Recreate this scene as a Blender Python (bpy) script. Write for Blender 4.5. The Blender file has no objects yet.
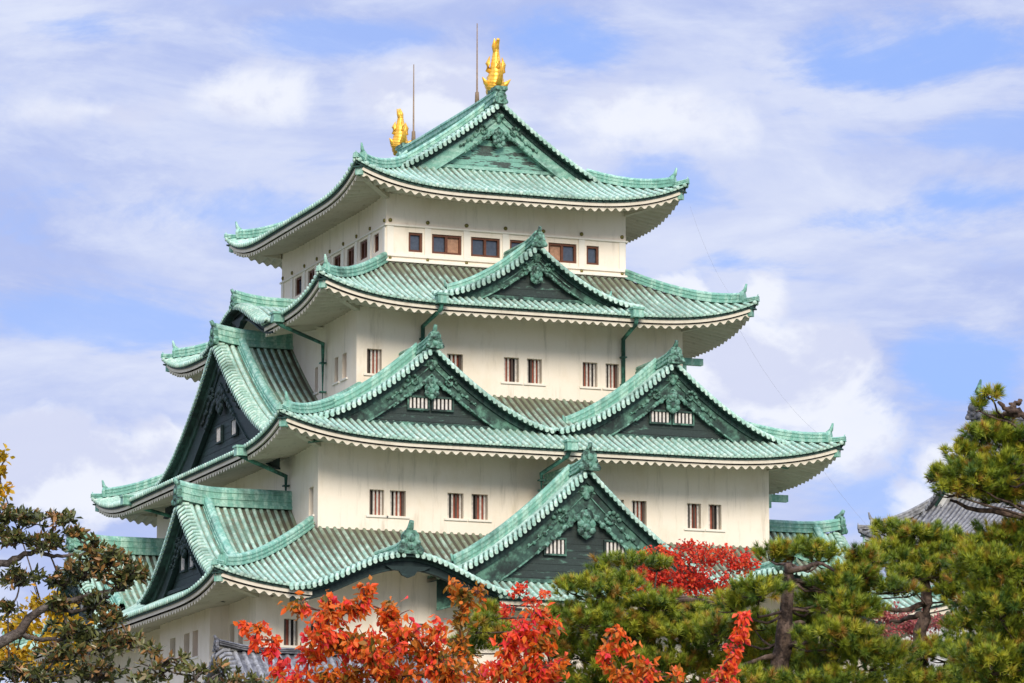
import bpy, math, random
import numpy as np
from mathutils import Vector, Matrix
R_ = math.radians
rnd = random.Random(7)
rng = np.random.default_rng(11)
scene = bpy.context.scene
COL = scene.collection

# ------------------------------------------------------------------ camera
YAW, TILT, FOC = R_(20.686), R_(9.75), 4200.0
CAM = np.array([-73.85, -204.95, 0.0])
GZ = -1.6                                             # ground level (the eye is at 0)
cd = bpy.data.cameras.new('camera')
cd.sensor_width = 36.0
cd.lens = 36.0 * FOC / 1024.0
cd.clip_start, cd.clip_end = 1.0, 6000.0
cam = bpy.data.objects.new('camera', cd)
COL.objects.link(cam)
cam.location = CAM
cam.rotation_euler = (math.pi / 2 + TILT, 0, -YAW)
scene.camera = cam
_F = np.array([math.sin(YAW), math.cos(YAW), 0]); _R = np.array([math.cos(YAW), -math.sin(YAW), 0]); _U = np.array([0, 0, 1.0])
_F2 = _F * math.cos(TILT) + _U * math.sin(TILT); _U2 = -_F * math.sin(TILT) + _U * math.cos(TILT)
def at(x, y, D):                                      # a point D metres ahead
    return CAM + D * (_F2 + _R * (x - 512) / FOC - _U2 * (y - 341.5) / FOC)

# ------------------------------------------------------------------ light and sky
SUN_ELEV = R_(32)
SUN_DIR = np.array([-0.20, -0.98])                    # horizontal direction towards the sun
SUN_DIR /= np.linalg.norm(SUN_DIR)
sl = bpy.data.lights.new('sun', 'SUN')
sl.energy = 2.5
sl.angle = R_(24)
sl.color = (1.0, 0.915, 0.785)
so = bpy.data.objects.new('sun', sl)
COL.objects.link(so)
sv = Vector((SUN_DIR[0] * math.cos(SUN_ELEV), SUN_DIR[1] * math.cos(SUN_ELEV), math.sin(SUN_ELEV)))
so.rotation_euler = sv.to_track_quat('Z', 'Y').to_euler()
so.location = (-60, -120, 120)

world = bpy.data.worlds.new('World')
scene.world = world
world.use_nodes = True
wt = world.node_tree
for n in list(wt.nodes): wt.nodes.remove(n)
def wn(t, **kw):
    n = wt.nodes.new(t)
    for k, v in kw.items(): setattr(n, k, v)
    return n
wl = wt.links.new
sky = wn('ShaderNodeTexSky', sky_type='NISHITA', sun_disc=False, sun_elevation=SUN_ELEV,
         sun_rotation=math.atan2(SUN_DIR[0], SUN_DIR[1]), air_density=1.0, dust_density=0.6, ozone_density=2.0)
tc = wn('ShaderNodeTexCoord')
def wmath(op, a, b=None, c=None):
    n = wn('ShaderNodeMath', operation=op)
    for i, q in enumerate((a, b, c)):
        if q is None: continue
        if isinstance(q, (int, float)): n.inputs[i].default_value = q
        else: wl(q, n.inputs[i])
    return n.outputs[0]
def wmix(f, a, b):
    n = wn('ShaderNodeMix', data_type='RGBA')
    for s, q in ((n.inputs[0], f), (n.inputs[6], a), (n.inputs[7], b)):
        if isinstance(q, (int, float)): s.default_value = q
        elif isinstance(q, tuple): s.default_value = q
        else: wl(q, s)
    return n.outputs[2]
def wnoise(scale, detail, rough, dist, loc, sc, lac=2.0):
    m = wn('ShaderNodeMapping'); wl(tc.outputs['Generated'], m.inputs[0])
    m.inputs['Location'].default_value = loc; m.inputs['Scale'].default_value = sc
    m.inputs['Rotation'].default_value = (0, R_(7), -YAW)
    n = wn('ShaderNodeTexNoise'); wl(m.outputs[0], n.inputs['Vector'])
    n.inputs['Scale'].default_value = scale; n.inputs['Detail'].default_value = detail
    n.inputs['Roughness'].default_value = rough; n.inputs['Distortion'].default_value = dist
    n.inputs['Lacunarity'].default_value = lac
    return n.outputs['Fac']
def wramp(f, lo, hi):
    n = wn('ShaderNodeMapRange', interpolation_type='SMOOTHSTEP'); wl(f, n.inputs[0])
    n.inputs[1].default_value = lo; n.inputs[2].default_value = hi
    return n.outputs[0]
SKYV = 0.10
blue = wmix(0.7, sky.outputs[0], (2.1, 3.3, 7.6, 1))
lav = (3.3, 3.95, 6.4, 1)
white = (4.9, 5.35, 6.9, 1)
n_veil = wnoise(9.0, 9, 0.6, 0.5, (0.3, 0.1, 0.0), (1, 1, 2.6))
n_streak = wnoise(15.0, 9, 0.62, 0.5, (2.2, 0.4, 1.0), (1, 1, 3.2))
n_puff = wnoise(26.0, 9, 0.6, 0.3, (5.1, 1.7, 0.3), (1, 1, 1.5))
n_shade = wnoise(26.0, 5, 0.55, 0.3, (5.1, 1.7, 0.325), (1, 1, 1.5))
c1 = wmix(wramp(n_veil, 0.34, 0.66), lav, white)
c2 = wmix(wmath('MULTIPLY', wramp(n_streak, 0.44, 0.66), 0.55), c1, (6.0, 6.35, 7.3, 1))
c2 = wmix(wmath('MULTIPLY', wramp(n_streak, 0.46, 0.30), 0.75), c2, (3.3, 4.15, 6.9, 1))
def blob(px, py, rx, ry, soft, nz_src, amp):          # a bank, or a gap, in a given direction of the sky
    v = (at(px, py, 1.0) - CAM); v /= np.linalg.norm(v)
    u = np.cross(v, _U); u /= np.linalg.norm(u); w = np.cross(u, v)
    def dot(a):
        n = wn('ShaderNodeVectorMath', operation='DOT_PRODUCT'); wl(tc.outputs['Generated'], n.inputs[0]); n.inputs[1].default_value = tuple(a); return n.outputs['Value']
    a = wmath('MULTIPLY', dot(u), FOC / rx); b = wmath('MULTIPLY', dot(w), FOC / ry)
    r2 = wmath('SQRT', wmath('ADD', wmath('MULTIPLY', a, a), wmath('MULTIPLY', b, b)))
    r2 = wmath('ADD', r2, wmath('MULTIPLY', wmath('SUBTRACT', nz_src, 0.5), amp))
    front = wramp(dot(v), 0.5, 0.6)
    return wmath('MULTIPLY', wramp(r2, 1.0, 1.0 - soft), front)
def many(bl, src, amp):
    m = None
    for q in bl:
        k = blob(*q, src, amp); m = k if m is None else wmath('MAXIMUM', m, k)
    return m
nz_gap = wmath('ADD', wmath('MULTIPLY', n_veil, 0.5), wmath('MULTIPLY', n_streak, 0.5))
gaps = [(860, 72, 150, 44, 1.0), (960, 50, 80, 30, 1.0), (580, 48, 70, 30, 1.0), (880, 220, 150, 26, 1.0), (730, 262, 90, 26, 1.0), (960, 200, 90, 24, 1.0), (965, 360, 70, 40, 1.0)]
c3 = wmix(wmath('MULTIPLY', many(gaps, nz_gap, 7.5), 0.9), c2, blue)
gaps2 = [(250, 215, 160, 34, 1.0), (60, 25, 90, 22, 1.0), (110, 330, 130, 36, 1.0), (880, 470, 80, 80, 1.0), (440, 215, 110, 50, 1.0), (640, 190, 120, 40, 1.0), (1000, 130, 80, 30, 1.0), (330, 40, 90, 20, 1.0)]
c3 = wmix(wmath('MULTIPLY', many(gaps2, nz_gap, 7.5), 0.62), c3, blue)
banks = [(725, 330, 70, 68, .3), (800, 375, 85, 66, .35), (690, 300, 44, 40, .3), (760, 300, 40, 36, .4), (850, 430, 60, 50, .5), (90, 470, 90, 60, .4), (30, 440, 60, 46, .4), (170, 450, 60, 46, .4), (945, 465, 36, 30, .4), (930, 520, 70, 44, .5),
         (655, 120, 120, 44, .9), (440, 100, 110, 50, .8), (250, 95, 90, 36, .8), (90, 110, 120, 30, .9)]
cum = wmix(wramp(wmath('SUBTRACT', n_puff, n_shade), -0.13, 0.03), (5.0, 5.3, 6.7, 1), (6.6, 6.8, 7.4, 1))
c3 = wmix(wmath('MULTIPLY', many(banks, n_puff, 3.2), 0.88), c3, cum)
sx = wn('ShaderNodeSeparateXYZ'); wl(tc.outputs['Generated'], sx.inputs[0])
bright = wmath('ADD', wmath('MULTIPLY', wramp(sx.outputs[2], .3, .85), 1.3), 1.0)     # thin cloud is brighter overhead
sc_ = wn('ShaderNodeVectorMath', operation='SCALE'); wl(c3, sc_.inputs[0]); wl(bright, sc_.inputs['Scale'])
bg = wn('ShaderNodeBackground'); wl(sc_.outputs[0], bg.inputs[0]); bg.inputs[1].default_value = SKYV
out = wn('ShaderNodeOutputWorld'); wl(bg.outputs[0], out.inputs[0])

scene.view_settings.view_transform = 'Standard'
scene.view_settings.look = 'None'
scene.view_settings.gamma = 1.0
scene.view_settings.use_curve_mapping = False
scene.view_settings.exposure = 0.46
scene.render.engine = 'CYCLES'
scene.cycles.max_bounces = 6
scene.cycles.use_adaptive_sampling = True

# ------------------------------------------------------------------ materials
def new_mat(name):
    m = bpy.data.materials.new(name); m.use_nodes = True
    nt = m.node_tree
    return m, nt, nt.nodes['Principled BSDF']
def noise_node(nt, scale, detail=5, rough=0.6, sc=(1, 1, 1), loc=(0, 0, 0), dist=0.0):
    t = nt.nodes.new('ShaderNodeTexCoord'); mp = nt.nodes.new('ShaderNodeMapping')
    mp.inputs['Scale'].default_value = sc; mp.inputs['Location'].default_value = loc
    nt.links.new(t.outputs['Object'], mp.inputs[0])
    n = nt.nodes.new('ShaderNodeTexNoise'); nt.links.new(mp.outputs[0], n.inputs['Vector'])
    n.inputs['Scale'].default_value = scale; n.inputs['Detail'].default_value = detail
    n.inputs['Roughness'].default_value = rough; n.inputs['Distortion'].default_value = dist
    return n.outputs['Fac']
def ramp(nt, f, lo, hi, a=0.0, b=1.0):
    n = nt.nodes.new('ShaderNodeMapRange'); n.interpolation_type = 'SMOOTHSTEP'
    nt.links.new(f, n.inputs[0]); n.inputs[1].default_value = lo; n.inputs[2].default_value = hi
    n.inputs[3].default_value = a; n.inputs[4].default_value = b
    return n.outputs[0]
def mixc(nt, f, a, b, mode='MIX'):
    n = nt.nodes.new('ShaderNodeMix'); n.data_type = 'RGBA'; n.blend_type = mode
    for s, q in ((n.inputs[0], f), (n.inputs[6], a), (n.inputs[7], b)):
        if isinstance(q, (int, float)): s.default_value = q
        elif isinstance(q, tuple): s.default_value = (*q, 1) if len(q) == 3 else q
        else: nt.links.new(q, s)
    return n.outputs[2]
def bump(nt, f, bsdf, strength, dist):
    b = nt.nodes.new('ShaderNodeBump'); b.inputs['Strength'].default_value = strength; b.inputs['Distance'].default_value = dist
    nt.links.new(f, b.inputs['Height']); nt.links.new(b.outputs[0], bsdf.inputs['Normal'])
def weathered(name, base, alt, dirt, rough=0.6, s1=1.2, dirt_lo=0.52, dirt_hi=0.72, fine=9.0, streak=(3, 3, .5), b=0.25, big=0.22, alt_lo=.42, alt_hi=.62, old=None):
    m, nt, p = new_mat(name)
    c = mixc(nt, ramp(nt, noise_node(nt, s1, 6, .62, streak), alt_lo, alt_hi), base, alt)
    d = noise_node(nt, big, 7, .68, (1, 1, 1), (3, 1, 4))
    c = mixc(nt, ramp(nt, d, dirt_lo, dirt_hi), c, dirt)
    f = noise_node(nt, fine, 4, .7)
    c = mixc(nt, ramp(nt, f, .3, .75, 0.0, .45), c, dirt)
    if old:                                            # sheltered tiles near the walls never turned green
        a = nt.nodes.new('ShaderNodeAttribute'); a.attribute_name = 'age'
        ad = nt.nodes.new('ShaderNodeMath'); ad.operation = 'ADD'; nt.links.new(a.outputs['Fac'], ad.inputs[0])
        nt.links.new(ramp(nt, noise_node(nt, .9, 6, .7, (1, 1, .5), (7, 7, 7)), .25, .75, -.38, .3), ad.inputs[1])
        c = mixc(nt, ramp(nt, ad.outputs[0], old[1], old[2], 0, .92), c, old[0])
    nt.links.new(c, p.inputs['Base Color'])
    p.inputs['Roughness'].default_value = rough
    p.inputs['Specular IOR Level'].default_value = 0.3
    bump(nt, f, p, b, .03)
    return m
M = {}
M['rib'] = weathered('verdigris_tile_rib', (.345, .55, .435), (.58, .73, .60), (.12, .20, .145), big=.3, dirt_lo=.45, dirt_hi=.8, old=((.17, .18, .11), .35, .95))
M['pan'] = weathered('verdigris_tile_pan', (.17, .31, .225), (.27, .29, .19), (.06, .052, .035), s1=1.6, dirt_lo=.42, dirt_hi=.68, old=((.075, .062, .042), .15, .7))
M['ridge'] = weathered('verdigris_ridge', (.20, .44, .335), (.42, .64, .51), (.05, .12, .09), big=.5, dirt_lo=.5, dirt_hi=.75)
M['edge'] = weathered('eave_copper_and_shadow', (.018, .045, .038), (.035, .09, .07), (.01, .016, .014))  # dark copper edges; also the shadow band painted on the bargeboards
M['barge'] = weathered('dark_green_board', (.032, .075, .057), (.12, .27, .19), (.013, .022, .019), s1=1.6, streak=(1, 1, 1), big=.8, dirt_lo=.45, dirt_hi=.65)
M['board'] = weathered('black_green_planks', (.030, .046, .040), (.12, .24, .18), (.016, .022, .019), s1=1.8, streak=(.8, .8, 3), alt_lo=.56, alt_hi=.70)
M['navy'] = weathered('blue_black_planks', (.011, .028, .026), (.022, .05, .045), (.007, .012, .012), s1=2.2, streak=(.5, .5, 4), alt_lo=.5, alt_hi=.7)
M['mintboard'] = weathered('pale_patina_board', (.20, .42, .32), (.34, .55, .44), (.07, .14, .11), s1=1.5, streak=(1, 1, 3), big=.7)
M['topwall'] = weathered('patchy_patina_planks', (.20, .42, .33), (.045, .05, .045), (.10, .2, .16), s1=1.4, streak=(.5, .5, 2.4), alt_lo=.5, alt_hi=.54, big=.7)
M['orn'] = weathered('cast_patina', (.11, .27, .19), (.24, .44, .34), (.02, .04, .03), s1=5, streak=(1, 1, 1), big=2.6, dirt_lo=.42, dirt_hi=.62)
M['pipe'] = weathered('drain_copper', (.03, .10, .075), (.10, .32, .23), (.02, .03, .025), s1=1.0, streak=(1, 1, 1))
M['greytile'] = weathered('grey_roof_tile', (.085, .085, .095), (.2, .2, .21), (.03, .03, .03), s1=3, streak=(1, 1, 1), big=1)
M['stone'] = weathered('castle_stone', (.26, .24, .20), (.36, .33, .28), (.10, .09, .07), s1=.6, streak=(1, 1, 1))
def plaster(name, base, stain, top_stain):
    m, nt, p = new_mat(name)
    n1 = noise_node(nt, .5, 6, .65, (1, 1, .6)); n2 = noise_node(nt, 1.6, 7, .72, (1.6, 1.6, .16), (5, 2, 1)); n3 = noise_node(nt, 14, 3, .6)
    c = mixc(nt, ramp(nt, n1, .45, .7, 0, .75), base, stain)
    c = mixc(nt, ramp(nt, n2, .52, .74, 0, .62), c, top_stain)
    c = mixc(nt, ramp(nt, n3, .45, .8, 0, .16), c, stain)
    nt.links.new(c, p.inputs['Base Color']); p.inputs['Roughness'].default_value = .85
    p.inputs['Specular IOR Level'].default_value = .2
    bump(nt, n3, p, .12, .02)
    return m
M['plaster'] = plaster('cream_plaster', (.85, .755, .625), (.75, .645, .49), (.52, .45, .34))
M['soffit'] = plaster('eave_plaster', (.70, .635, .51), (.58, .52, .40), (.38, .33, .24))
M['under'] = plaster('darker_rafter_plaster', (.52, .47, .37), (.42, .37, .28), (.26, .22, .16))  # darker tone of the eave plaster, for the corrugated soffit
M['mould'] = plaster('moulding_plaster', (.80, .75, .65), (.74, .68, .57), (.55, .5, .4))
def plain(name, col, rough=.6, metal=0.0, spec=.3):
    m, nt, p = new_mat(name)
    n = noise_node(nt, 6, 4, .6)
    c = mixc(nt, ramp(nt, n, .3, .7), tuple(x * .8 for x in col), tuple(min(1, x * 1.15) for x in col))
    nt.links.new(c, p.inputs['Base Color']); p.inputs['Roughness'].default_value = rough
    p.inputs['Metallic'].default_value = metal; p.inputs['Specular IOR Level'].default_value = spec
    return m
M['wood'] = plain('red_brown_wood', (.13, .045, .022))
M['red'] = plain('red_shutter', (.36, .10, .06))
M['dark'] = plain('dark_interior', (.02, .017, .015))
M['bar'] = plain('white_lattice', (.62, .57, .50))
M['barred'] = plain('dark_lattice', (.10, .07, .055))
M['glass'] = plain('window_glass', (.06, .075, .10), .08, 0, .7)
M['curtain'] = plain('peach_curtain', (.42, .23, .14))
M['gold'] = weathered('gold_leaf', (1.0, .60, .09), (.95, .48, .05), (.35, .17, .02), rough=.33, s1=4, streak=(1, 1, 1), big=3, dirt_lo=.55, dirt_hi=.75)
M['gold'].node_tree.nodes['Principled BSDF'].inputs['Metallic'].default_value = .4
M['brass'] = plain('brass_stud', (.20, .17, .05), .4, .5)
M['rod'] = plain('copper_rod', (.25, .17, .10))
M['cable'] = plain('steel_cable', (.22, .22, .24))

# ------------------------------------------------------------------ mesh helpers
Z = np.array([0, 0, 1.0])
class MB:
    def __init__(s): s.v = []; s.f = []; s.m = []; s.s = []; s.n = 0
    def add(s, vs, fs, mat=0, smooth=False):
        o = s.n
        s.v.extend([tuple(map(float, p)) for p in vs]); s.n += len(vs)
        for f in fs:
            s.f.append(tuple(i + o for i in f)); s.m.append(mat); s.s.append(smooth)
    def grid(s, P, mat=0, smooth=False):
        P = np.asarray(P, float); a, b = P.shape[:2]
        s.add(P.reshape(-1, 3), [(i * b + j, (i + 1) * b + j, (i + 1) * b + j + 1, i * b + j + 1) for i in range(a - 1) for j in range(b - 1)], mat, smooth)
    def sweep(s, path, lat, up, prof, mat=0, smooth=False, closed=True, caps=True):
        path = np.asarray(path, float); n = len(path); k = len(prof)
        lat = np.broadcast_to(np.asarray(lat, float), path.shape); up = np.broadcast_to(np.asarray(up, float), path.shape)
        vs = [path[i] + lat[i] * a + up[i] * b for i in range(n) for a, b in prof]
        fs = []
        for i in range(n - 1):
            for j in range(k if closed else k - 1):
                j2 = (j + 1) % k
                fs.append((i * k + j, i * k + j2, (i + 1) * k + j2, (i + 1) * k + j))
        s.add(vs, fs, mat, smooth)
        if caps:
            s.add([path[0] + lat[0] * a + up[0] * b for a, b in prof], [tuple(range(k))[::-1]], mat)
            s.add([path[-1] + lat[-1] * a + up[-1] * b for a, b in prof], [tuple(range(k))], mat)
    def box(s, c, r, n, sx, sy, sz, mat=0):           # centre, right axis, depth axis, full sizes
        c = np.asarray(c, float); r = np.asarray(r, float); n = np.asarray(n, float)
        vs = [c + r * sx / 2 * i + n * sy / 2 * j + Z * sz / 2 * k for i in (-1, 1) for j in (-1, 1) for k in (-1, 1)]
        s.add(vs, [(0, 1, 3, 2), (4, 6, 7, 5), (0, 4, 5, 1), (2, 3, 7, 6), (0, 2, 6, 4), (1, 5, 7, 3)], mat)
    def tube(s, pts, rad, seg=6, mat=0, smooth=True):
        pts = np.asarray(pts, float); n = len(pts)
        rad = np.broadcast_to(np.asarray(rad, float), (n,))
        vs = []
        t0 = pts[min(1, n - 1)] - pts[0]
        ref = np.array([0, 0, 1.0]) if abs(t0[2]) < .9 * np.linalg.norm(t0) else np.array([1.0, 0, 0])
        for i in range(n):
            t = pts[min(i + 1, n - 1)] - pts[max(i - 1, 0)]; t = t / (np.linalg.norm(t) + 1e-9)
            a = np.cross(t, ref); a /= np.linalg.norm(a) + 1e-9; b = np.cross(a, t)
            for k in range(seg):
                w = 2 * math.pi * k / seg
                vs.append(pts[i] + rad[i] * (a * math.cos(w) + b * math.sin(w)))
        fs = [(i * seg + k, i * seg + (k + 1) % seg, (i + 1) * seg + (k + 1) % seg, (i + 1) * seg + k) for i in range(n - 1) for k in range(seg)]
        fs += [tuple(range(seg))[::-1], tuple((n - 1) * seg + k for k in range(seg))]
        s.add(vs, fs, mat, smooth)
    def disc(s, c, r, n, rad, th, seg=10, mat=0):     # short cylinder, axis n (pointing inward), rounded front
        c = np.asarray(c, float); r = np.asarray(r, float); n = np.asarray(n, float); u = np.cross(r, n); u = u / np.linalg.norm(u)
        rings = [(rad, th / 2), (rad, -th * .2), (rad * .75, -th / 2), (rad * .02, -th * .62)]
        vs = [c + n * d + q * (r * math.cos(2 * math.pi * k / seg) + u * math.sin(2 * math.pi * k / seg)) for q, d in rings for k in range(seg)]
        fs = [(i * seg + k, i * seg + (k + 1) % seg, (i + 1) * seg + (k + 1) % seg, (i + 1) * seg + k) for i in range(len(rings) - 1) for k in range(seg)]
        s.add(vs, fs, mat, True)
    def plate(s, poly, O, r, up, n, th, mat=0):       # polygon in (r, up), extruded th along n
        O = np.asarray(O, float); k = len(poly)
        a = [O + r * p + up * q for p, q in poly]; b = [v + n * th for v in a]
        s.add(a + b, [tuple(range(k)), tuple(range(2 * k - 1, k - 1, -1))] + [(i, i + k, (i + 1) % k + k, (i + 1) % k) for i in range(k)], mat)
def obj(name, mb, mats, parent=None, off=(0, 0, 0), label=None):
    me = bpy.data.meshes.new(name)
    off = np.asarray(off, float)
    vs = (np.array(mb.v) - off) if mb.v else np.zeros((0, 3))
    me.from_pydata(vs.tolist(), [], mb.f)
    for q in mats: me.materials.append(M[q] if isinstance(q, str) else q)
    me.polygons.foreach_set('material_index', mb.m); me.polygons.foreach_set('use_smooth', mb.s)
    me.validate(); me.update()
    o = bpy.data.objects.new(name, me); COL.objects.link(o)
    if parent: o.parent = parent
    if label: o['label'] = label
    return o
def thing(name, label, cat, loc=(0, 0, 0), rz=0, group=None):
    o = bpy.data.objects.new(name, None); COL.objects.link(o)
    o.location = loc; o.rotation_euler = (0, 0, rz); o['label'] = label; o['category'] = cat
    if group: o['group'] = group
    return o
def tag(o, label, cat, group=None):
    o['label'] = label; o['category'] = cat
    if group: o['group'] = group
def structure(o): o['kind'] = 'structure'; return o

RIB = [(math.cos(t) * .095, math.sin(t) * .105) for t in np.linspace(0, math.pi, 6)]
RIDGE = lambda w, h: [(-w * .62, 0), (-w * .62, h * .16), (-w * .46, h * .18), (-w * .46, h * .36), (-w * .55, h * .38), (-w * .55, h * .5), (-w * .42, h * .52), (-w * .42, h * .7),
                      (-w * .5, h * .72), (-w * .45, h * .86), (-w * .2, h), (w * .2, h), (w * .45, h * .86), (w * .5, h * .72), (w * .42, h * .7), (w * .42, h * .52), (w * .55, h * .5), (w * .55, h * .38),
                      (w * .46, h * .36), (w * .46, h * .18), (w * .62, h * .16), (w * .62, 0)]
def ornament(mb, c, r, n, s):                         # cast ridge-end tile: shield, boss, curls and a horn; n points inward
    c = np.asarray(c, float)
    mb.plate([(-.42 * s, -.35 * s), (.42 * s, -.35 * s), (.5 * s, -.05 * s), (.34 * s, .12 * s), (.36 * s, .42 * s), (.2 * s, .62 * s), (-.2 * s, .62 * s), (-.36 * s, .42 * s), (-.34 * s, .12 * s), (-.5 * s, -.05 * s)],
             c - n * .1 * s, r, Z, n, .26 * s)
    mb.disc(c - n * .12 * s + Z * .3 * s, r, n, .17 * s, .1 * s); mb.disc(c - n * .12 * s - Z * .08 * s, r, n, .13 * s, .1 * s, 8)
    for k in (-1, 1):
        mb.disc(c - n * .1 * s + r * k * .42 * s - Z * .22 * s, r, n, .15 * s, .12 * s, 8)
        mb.disc(c - n * .08 * s + r * k * .33 * s + Z * .12 * s, r, n, .1 * s, .1 * s, 8)
    mb.tube([c + Z * .5 * s + n * .3 * s, c + Z * .72 * s - n * .02 * s, c + Z * .98 * s - n * .16 * s], [.16 * s, .14 * s, .1 * s], 7)
def horn(mb, c, out, s):                              # small upturned hip-end tile
    c = np.asarray(c, float); lat = np.cross(out, Z)
    mb.plate([(-.2 * s, -.1 * s), (.2 * s, -.1 * s), (.24 * s, .2 * s), (.1 * s, .44 * s), (-.1 * s, .44 * s), (-.24 * s, .2 * s)], c, lat, Z, -out, .2 * s)
    mb.tube([c - out * .25 * s + Z * .3 * s, c + Z * .5 * s, c + out * .1 * s + Z * .85 * s], [.12 * s, .11 * s, .05 * s], 6)

def set_age(o, vals):
    a = o.data.attributes.new('age', 'FLOAT', 'POINT')
    if len(a.data) == len(vals): a.data.foreach_set('value', np.clip(vals, 0, 1).astype(np.float32))
SIDES = {'front': ((1, 0), (0, 1)), 'left': ((0, -1), (1, 0)), 'right': ((0, 1), (-1, 0)), 'back': ((-1, 0), (0, -1))}
def side_frame(E, s):
    r, n = (np.array([*q, 0.0]) for q in SIDES[s])
    xa, xb, ya, yb = E
    c = {'front': ((xa + xb) / 2, ya), 'back': ((xa + xb) / 2, yb), 'left': (xa, (ya + yb) / 2), 'right': (xb, (ya + yb) / 2)}[s]
    half = (xb - xa) / 2 if s in ('front', 'back') else (yb - ya) / 2
    return np.array([*c, 0.0]), r, n, half
class Roof:
    def __init__(s, E, zE, a, b, L, Lq, ov):
        s.E, s.zE, s.a, s.b, s.L, s.Lq, s.ov = E, zE, a, b, L, Lq, ov
    def lift(s, q, d): return s.L * max(0.0, 1 - q / s.Lq) ** 3.3 * max(0.0, 1 - d / 7.0)
    def h(s, q, d): return s.zE + s.a * d + s.b * d * d + s.lift(q, d)
def build_roof(parent, off, rf, D, karas=(), gable=None, sides=('front', 'left', 'right', 'back'), mats=('rib', 'pan', 'edge'), pitch=0.37, label=None, eave_mat='soffit', hip_mat='ridge', wave=.46):
    """skirt roof: pan surface, round ribs, eave tile ends; children: eave (fascia and corrugated soffit), hip ridges.  karas: {side: [(u0, W, H)]}; gable: (dg) for the hipped gable roof"""
    mb = MB(); ev = MB()
    karas = dict(karas)
    for sd in sides:
        c, r, n, half = side_frame(rf.E, sd)
        Ds = D[sd]
        ks = karas.get(sd, [])
        def start(u):
            for u0, W, H in ks:
                if abs(u - u0) < W:
                    b = H * .5 * (1 + math.cos(math.pi * (u - u0) / W))
                    return min(max(0.0, b / rf.a - .45), Ds)
            return 0.0
        def dmax(q): return min(Ds, q) if (gable is None or sd in ('front', 'back')) else (q if q < gable else Ds)
        def P(u, d, dz=0.0): return c + r * u + n * d + Z * (rf.h(half - abs(u), d) + dz)
        # pan surface
        us = np.linspace(-half, half, int(2 * half / .37) + 1)
        if gable is not None and sd in ('left', 'right'):
            segs = [us[us < -half + gable], us[np.abs(us) <= half - gable], us[us > half - gable]]
            e = half - gable
            segs = [np.append(segs[0], -e - 1e-4), np.concatenate([[-e + 1e-4], segs[1], [e - 1e-4]]), np.insert(segs[2], 0, e + 1e-4)]
        else: segs = [us]
        for sg in segs:
            G = []
            for u in sg:
                d1 = dmax(half - abs(u)); d0 = min(start(u), d1)
                G.append([P(u, d0 + (d1 - d0) * t) for t in np.linspace(0, 1, 11)])
            mb.grid(np.array(G), 1, True)
        # round ribs with disc ends
        nr = int(2 * half / pitch)
        for i in range(nr):
            u = -half + (i + .5) * 2 * half / nr
            q = half - abs(u); d1 = dmax(q); d0 = start(u)
            if d1 - d0 < .12: continue
            pts = np.array([P(u, d, -.005) for d in np.linspace(d0 - (.04 if d0 == 0 else 0), d1, max(3, int((d1 - d0) / .7) + 2))])
            mb.sweep(pts, r, Z, RIB, 0, True, closed=False, caps=False)
            if d0 == 0: mb.disc(P(u, -.05, .005), r, n, .115, .08, 8, 0)
        # eave edges: tile lip, dark batten, white fascia, corrugated soffit
        uu = [u for u in np.arange(-half, half + 1e-6, .25)]
        def runs(us):
            cur = []
            for u in us:
                if start(u) > 0:
                    if len(cur) > 1: yield cur
                    cur = []
                else: cur.append(u)
            if len(cur) > 1: yield cur
        for run in runs(uu):
            mb.grid([[P(u, -.02, -.0), P(u, -.02, -.09), P(u, .1, -.1)] for u in run], 0)
            mb.grid([[P(u, .06, -.07), P(u, .07, -.24), P(u, .25, -.24)] for u in run], 2)
            rq = [u for u in run if half - abs(u) > .12]
            ev.grid([[P(u, .12, -.2), P(u, .12, -.43), P(u, .28, -.44)] for u in rq], 0)
        st = wave / 8
        su = [u for u in np.arange(-half + .3, half - .3, st)]
        for run in runs(su):
            G = []
            for u in run:
                q = half - abs(u)
                d1 = min(rf.ov + .05, max(q, .3)); w = .5 - .5 * math.cos(2 * math.pi * u / wave)
                z0 = rf.zE
                row = []
                ds = [.24, .24] + list(np.linspace(.24, d1, 5)[1:])
                for k, d in enumerate(ds):
                    zz = rf.zE + rf.lift(q, d) - .43 + .2 * (d - .24) - (0 if k == 0 else .05 + .16 * w + .012 * math.sin(u * 3.7 + math.sin(u * 11)))
                    row.append(c + r * u + n * d + Z * zz)
                G.append(row)
            ev.grid(np.array(G)[:, :2], 0, False); ev.grid(np.array(G)[:, 1:], 1, False)
    ro = obj('roof', mb, mats, parent, off, label)
    V = np.array(mb.v); xa, xb, ya, yb = rf.E
    dd = np.stack([(V[:, 0] - xa) / D['left'], (xb - V[:, 0]) / D['right'], (V[:, 1] - ya) / D['front'], (yb - V[:, 1]) / D['back']]).min(0)
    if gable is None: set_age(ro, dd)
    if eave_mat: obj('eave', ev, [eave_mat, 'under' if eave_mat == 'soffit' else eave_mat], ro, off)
    # hip ridges
    xa, xb, ya, yb = rf.E
    for sx, sy in ((-1, -1), (1, -1), (-1, 1), (1, 1)):
        if sy > 0 and 'back' not in sides: continue
        cx, cy = (xa if sx < 0 else xb), (ya if sy < 0 else yb)
        inn = np.array([-sx, -sy, 0.0]); out = -inn / math.sqrt(2); lat = np.cross(out, Z)
        Dm = min(D['front'], D['left']) if gable is None else gable + .6
        hb = MB()
        def H(d, dz): return np.array([cx, cy, 0]) + inn * d + Z * (rf.h(d, d) + dz)
        ds = np.linspace(.55, Dm, 12)
        hb.sweep([H(d, .02) for d in ds], lat, Z, RIDGE(.36, .52), 0)
        hb.sweep([H(d, .0) for d in np.linspace(-.02, .6, 5)], lat, Z, RIDGE(.3, .26), 0)
        horn(hb, H(.5, .18), out, .95)
        horn(hb, H(.02, .05), out, .36)
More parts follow.
